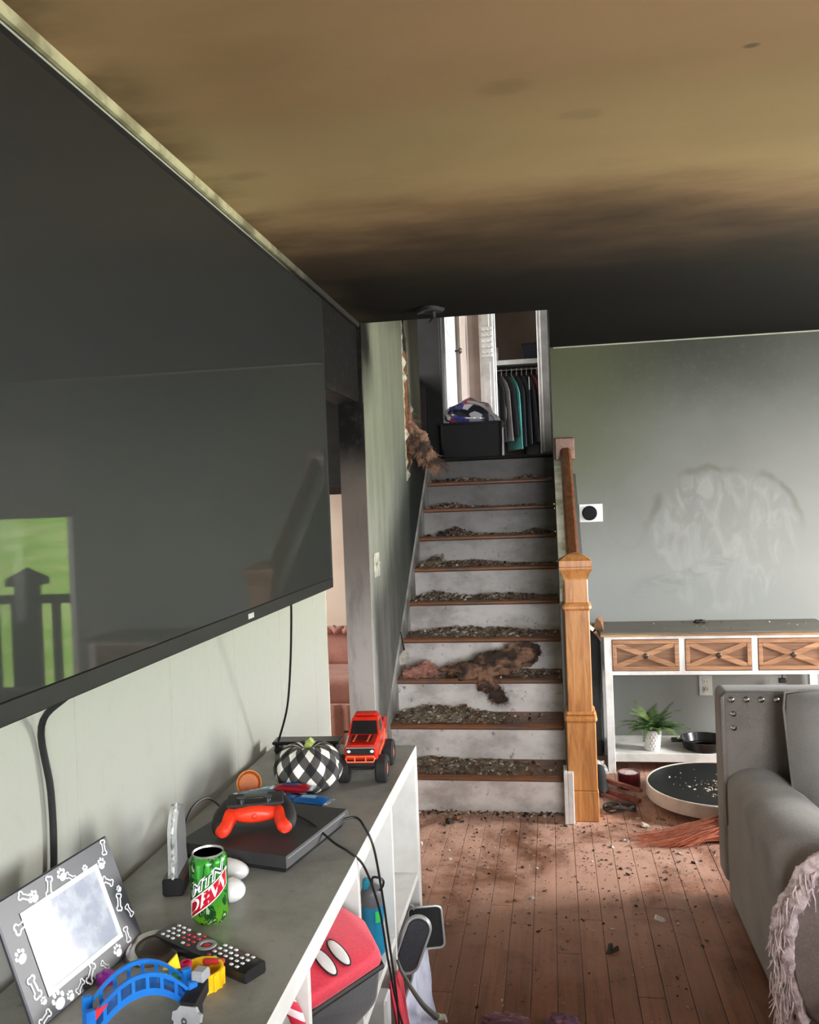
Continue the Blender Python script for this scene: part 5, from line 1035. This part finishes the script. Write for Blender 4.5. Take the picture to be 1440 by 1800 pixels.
# floor litter
random.seed(77); g = G()
def fl_ok(x, y): return not (x < -.40 and y < 2.55) and not (x > .56 and y < 3.4) and not (-.0 < x < .19 and 3.96 < y < 4.14)
k = 0
while k < 3600:
    if random.random() < .72: x, y = random.uniform(-.85, .75), 4.06-abs(random.gauss(0, .55))
    else: x, y = random.uniform(-.42, .9), random.uniform(2.3, 4.0)
    if y > 4.06 or y < 2.2 or not fl_ok(x, y): continue
    k += 1; s = random.choices((.0015, .0025, .004, .007, .011), (9, 8, 4, 1.4, .45))[0]*(1 if y > 2.9 else .7); g.cur = random.choices((0, 1, 2, 3), (3, 2.4, 4, 2.4))[0]; flake(g, Vector((x, y, s*.2+.0005)), s, .28)
for i in range(260):
    s = random.choice((.004, .006, .009, .012)); g.cur = random.choice((0, 1, 2, 3)); flake(g, Vector((random.uniform(-.85, .02), Y0-abs(random.gauss(0, .03))-.006, s*.3)), s, .35)
solo('floor_debris', g, CH, 'ash, plaster and charred chips scattered over the wooden floor', 'debris', kind='stuff', smooth=0)
for i, (x, y, s, m, lab) in enumerate(((.365, 3.94, .026, M_plaster, 'pale plaster lump on the floor in front of the round tabletop'), (-.62, 3.67, .022, M_plaster, 'flat pale chip on the floor left of the stair foot'), (-.48, 3.98, .03, M_brownchip, 'long brown chip lying at the foot of the first riser'), (.14, 2.86, .03, M_char, 'black charred flake in the middle of the floor shadow'), (-.52, 3.93, .028, M_char, 'black flake on the floor close to the first riser'), (-.64, 3.42, .030, M_char, 'charred cluster on the floor beside the shelf end'), (.33, 3.08, .02, M_plaster, 'whitish flake on the floor toward the sofa'))):
    g = G(); random.seed(100+i); flake(g, Vector((x, y, s*.3)), s, .3); flake(g, Vector((x+s*.5, y-s*.3, s*.25)), s*.6, .3); solo('debris_fragment', g, m, lab, 'debris', 'larger fragments on the floor', smooth=0)
random.seed(12)
for x, y, w_, m, lab in ((-.175, 2.385, .07, M_roses, 'crumpled dusky rose cloth on the floor at the bottom edge, left one'), (-.015, 2.40, .045, mat('mauve_cloth', c(128, 92, 112), .9, c(92, 64, 82), 20), 'small mauve crumpled cloth on the floor at the bottom edge, right one')):
    solo('crumpled_cloth', G().ell((x, y, .024), (w_, .04, .026), None, 40, 22, lambda d: 1+.35*mnoise.noise(d*3+Vector((x*9, 0, 0)))+.2*mnoise.noise(d*7)), m, lab, 'cloth', smooth=70)

# ------------------------------------------------------------------ upstairs
dl = thing('bedroom_door', 'white bedroom door standing open at the top of the stairs', 'door', (-.775, 6.62, 1.81))
obj('leaf', G().box(-.015, .02, 0, .76, 0, 2.03, .002), M_white, dl, 25)
for z0, z1 in ((.2, .9), (1.0, 1.85)): obj('door_panel', G().box(.019, .026, .1, .66, z0, z1, .006), M_white, dl, 25)
obj('door_knob', G().lathe([(.010, 0), (.009, .03), (.024, .036), (.026, .05), (.016, .06), (0, .062)], 16, T(.018, .70, .95, 0, R(90))), M_knob, dl)
cdr = thing('closet_door', 'white folding closet door with a jewelry hook rack hanging on it', 'door', (-.60, 8.02, 1.805)); obj('leaf', G().box(0, .13, .0, .03, 0, 2.1, .003, T(0, 0, 0, 0, 0, R(-8))), M_white, cdr, 25)
for z0, z1 in ((.12, .95), (1.05, 2.0)): obj('door_panel', G().box(.03, .10, -.005, .002, z0, z1, .004, T(0, 0, 0, 0, 0, R(-8))), M_white, cdr, 25)
hk = thing('hook_rack', 'white rack of short hooks on the closet door', 'rack', (-.55, 7.98, 2.8)); obj('back_plate', G().box(-.03, .07, .006, .018, .0, .28, .003), M_white, hk)
for i in range(5):
    for j in range(3): obj('hook', G().tube([(-.02+.04*j, .006, .03+.052*i), (-.016+.04*j, -.03, .025+.052*i), (.0+.04*j, -.05, .033+.052*i)], .0055, 6), M_white, hk)
cl_ = thing('closet_shelf', 'white closet shelf with a hanging rod below it', 'shelf', (-.34, 8.6, 2.72)); obj('board', G().box(-.26, .32, -.28, .38, .06, .085, .002), M_white, cl_); obj('lip', G().box(-.26, .32, -.30, -.28, .045, .09, .002), M_white, cl_); obj('rod', G().tube([(-.26, -.1, .02), (.32, -.1, .02)], .014, 12), M_chrome, cl_)
gcol = [((18, 20, 24), 'black jacket first from the left on the closet rod', .055, .66), ((26, 28, 34), 'very dark navy shirt second from the left on the closet rod', .05, .6), ((30, 26, 28), 'black top with a pale print, third from the left on the closet rod', .05, .62), ((128, 122, 120), 'light grey shirt on the closet rod, widest of the row', .06, .64), ((24, 27, 30), 'charcoal shirt hanging between the grey and the teal one', .05, .6), ((76, 158, 152), 'teal shirt in the middle of the closet rod', .058, .72), ((20, 26, 34), 'dark blue shirt just right of the teal one', .05, .7), ((22, 28, 32), 'black sweater with a thin pale zip in the closet', .05, .68), ((30, 34, 38), 'dark slate shirt hanging left of the red ones', .05, .66), ((96, 22, 34), 'dark red shirt on the closet rod', .05, .62), ((74, 18, 28), 'maroon shirt furthest right on the closet rod', .05, .6)]
for i, (cc, lab, w_, L_) in enumerate(gcol):
    x = -.57+.0485*i; t = thing('hanging_shirt', lab, 'shirt', (x, 8.42, 2.70-L_), R(24), 'clothes hanging on the closet rod'); m = fabric('garment_%d' % i, c(*cc), c(*[int(v*.8) for v in cc])); rings = []
    for k in range(9):
        u_ = k/8; z = L_*(1-u_)-.03; hw = .03+.15*min(1, u_*4)**.6+.02*u_; th = (.009+w_*.29*min(1, u_*2.2)**.8)*(1+.15*sin(i*2+k)); rings.append([(th*cos(a)*(1+.25*sin(3*a+i))+.015*u_*sin(i*5), hw*sin(a)-.03*u_, z) for a in [2*pi*q/18 for q in range(18)]])
    obj('body', G().loft(rings), m, t, 60); obj('hanger', G().tube([(0, .0, L_-.035), (0, 0, L_+.01), (0, -.012, L_+.03), (0, 0, L_+.04), (0, .012, L_+.03)], .0035, 6), M_white, t)
    if i == 2: obj('print_patch', G().ell((.012, -.15, L_*.35), (.014, .05, .10)), M_ash, t, label='pale print')
    if i == 7: obj('zip', G().tube([(.0, -.185, L_*.1), (.0, -.18, L_*.9)], .004, 6), M_white, t)
o = thing('storage_box', 'dark blue storage box on the closet shelf', 'box', (-.13, 8.5, 2.805)); obj('box', G().hull([(sx*(.085 if z else .07), sy*(.1 if z else .085), z) for z in (0, .17) for sx in (-1, 1) for sy in (-1, 1)]), mat('box_navy', c(40, 46, 58), .7), o, 0); obj('lid_rim', G().box(-.09, .09, -.105, .105, .158, .172, .003), mat('box_rim', c(30, 35, 46), .6), o)
o = thing('white_carton', 'small white carton on the closet shelf beside the hook rack', 'box', (-.50, 8.45, 2.805)); obj('carton', G().box(-.05, .05, -.04, .04, 0, .15, .002), M_white, o); obj('flap', G().box(-.05, .05, -.042, -.04, .10, .15), M_trim, o)
o = thing('laundry_bin', 'dark grey bin on the closet floor below the red shirts', 'bin', (-.13, 8.40, 1.8)); obj('bin', G().lathe([(.07, 0), (.09, .2), (.093, .205), (.086, .205), (.066, .01), (0, .01)], 24), mat('bin_grey', c(76, 76, 76), .7), o); obj('rim', G().lathe([(.092, .19), (.097, .197), (.092, .21)], 24), mat('bin_rim', c(60, 60, 60), .6), o)
bk = thing('laundry_basket', 'black laundry basket heaped with a patterned bag at the top of the stairs', 'basket', (-.555, 6.42, 1.8))
obj('body', G().loft([[(sx*.19+.03*cos(a) if True else 0, sy*.10+.03*sin(a), z) if z < .1 else (sx*.195+.03*cos(a), sy*.11+.03*sin(a), z) for sx, sy, a0 in ((1, 1, 0), (-1, 1, 90), (-1, -1, 180), (1, -1, 270)) for a in [R(a0+30*k) for k in range(4)]] for z in (0, .12, .25)]), mat('basket_black', c(9, 9, 10), .7, c(14, 14, 14), 30), bk); obj('rim', G().tube([(sx*.198+.03*cos(a), sy*.113+.03*sin(a), .25) for sx, sy, a0 in ((1, 1, 0), (-1, 1, 90), (-1, -1, 180), (1, -1, 270)) for a in [R(a0+30*k) for k in range(4)]], .008, 6, True), M_black, bk)
def patch():
    t = NT('patterned_bag_cloth'); v = t.coord(); q = t.voro(t.mapv(v, (1, 1, 1.4)), 16, 'Color'); X, Y, Z = t.xyz(q); r_ = t.n.new('ShaderNodeValToRGB'); t.L(X, r_.inputs[0]); r_.color_ramp.interpolation = 'CONSTANT'; e = r_.color_ramp.elements
    e[0].color = c(40, 42, 52); e[1].position = .22; e[1].color = c(170, 172, 186)
    for p, cc in ((.40, (88, 98, 92)), (.55, (70, 72, 150)), (.65, (214, 210, 214)), (.82, (150, 60, 84)), (.88, (60, 64, 70))): x = e.new(p); x.color = c(*cc)
    return t.out(r_.outputs[0], .3, Coat_Weight=.5)
bg = thing('patterned_bag', 'shiny patterned bag in grey, purple and white on the laundry basket', 'bag', (-.555, 6.42, 2.05))
obj('bag', G().ell((-.01, 0, .02), (.20, .12, .16), T(0, 0, 0, 0, R(8), 0), 30, 16, lambda d: (1+.22*mnoise.noise(d*2.2))*(1 if d.z > -.1 else .75)), patch(), bg, 70); obj('strap', G().tube([(-.02, -.10, .16), (.08, -.12, .13), (.17, -.09, .05), (.20, -.08, -.03)], .011, 8, smooth=5), mat('bag_strap', c(186, 184, 180), .6), bg)
wl = thing('white_leg_frame', 'white narrow panel standing beside the laundry basket', 'panel', (-.335, 6.36, 1.8)); obj('panel', G().box(-.03, .015, -.012, .012, 0, .20, .003), M_white, wl); obj('cap', G().box(-.034, .018, -.015, .015, .20, .21, .002), M_trim, wl)
# ------------------------------------------------------------------ armchair in the side room
ac = thing('armchair', 'pink skirted armchair in the bright side room beyond the doorway', 'armchair', (-1.47, 5.62, 0), R(0))
M_pk = fabric('pink_chair_cloth', c(196, 146, 132), c(172, 120, 108)); 
obj('back', G().rbox(-.42, .36, .12, .32, .35, .64, .07), M_pk, ac, 50); obj('seat', G().rbox(-.38, .34, -.38, .14, .22, .40, .05), M_pk, ac, 50)
for x in (-.46, .26): obj('arm', G().rbox(x, x+.17, -.40, .22, .16, .54, .07), M_pk, ac, 50)
def ruffle(z0, z1, out_):
    P = []
    for a, b in (((-.46, -.42), (.44, -.42)), ((.44, -.42), (.44, .33)), ((.44, .33), (-.46, .33)), ((-.46, .33), (-.46, -.42))):
        n_ = Vector((b[1]-a[1], a[0]-b[0])).normalized()
        for k in range(40): u_ = k/40; w2 = out_*sin(k*1.6); P.append((a[0]+(b[0]-a[0])*u_+n_.x*w2, a[1]+(b[1]-a[1])*u_+n_.y*w2))
    return G().loft([[(x*s, y*s, z) for x, y in P] for z, s in ((z0, 1.02), ((z0+z1)/2, 1.01), (z1, .985))])
obj('skirt', ruffle(.0, .24, .012), M_pk, ac, 60); obj('ruffle', G().tube([(-.42+.78*k/40, .10+.012*sin(k*1.7), .635+.012*sin(k*2.3)) for k in range(41)], .022, 8), M_pk, ac, 60)
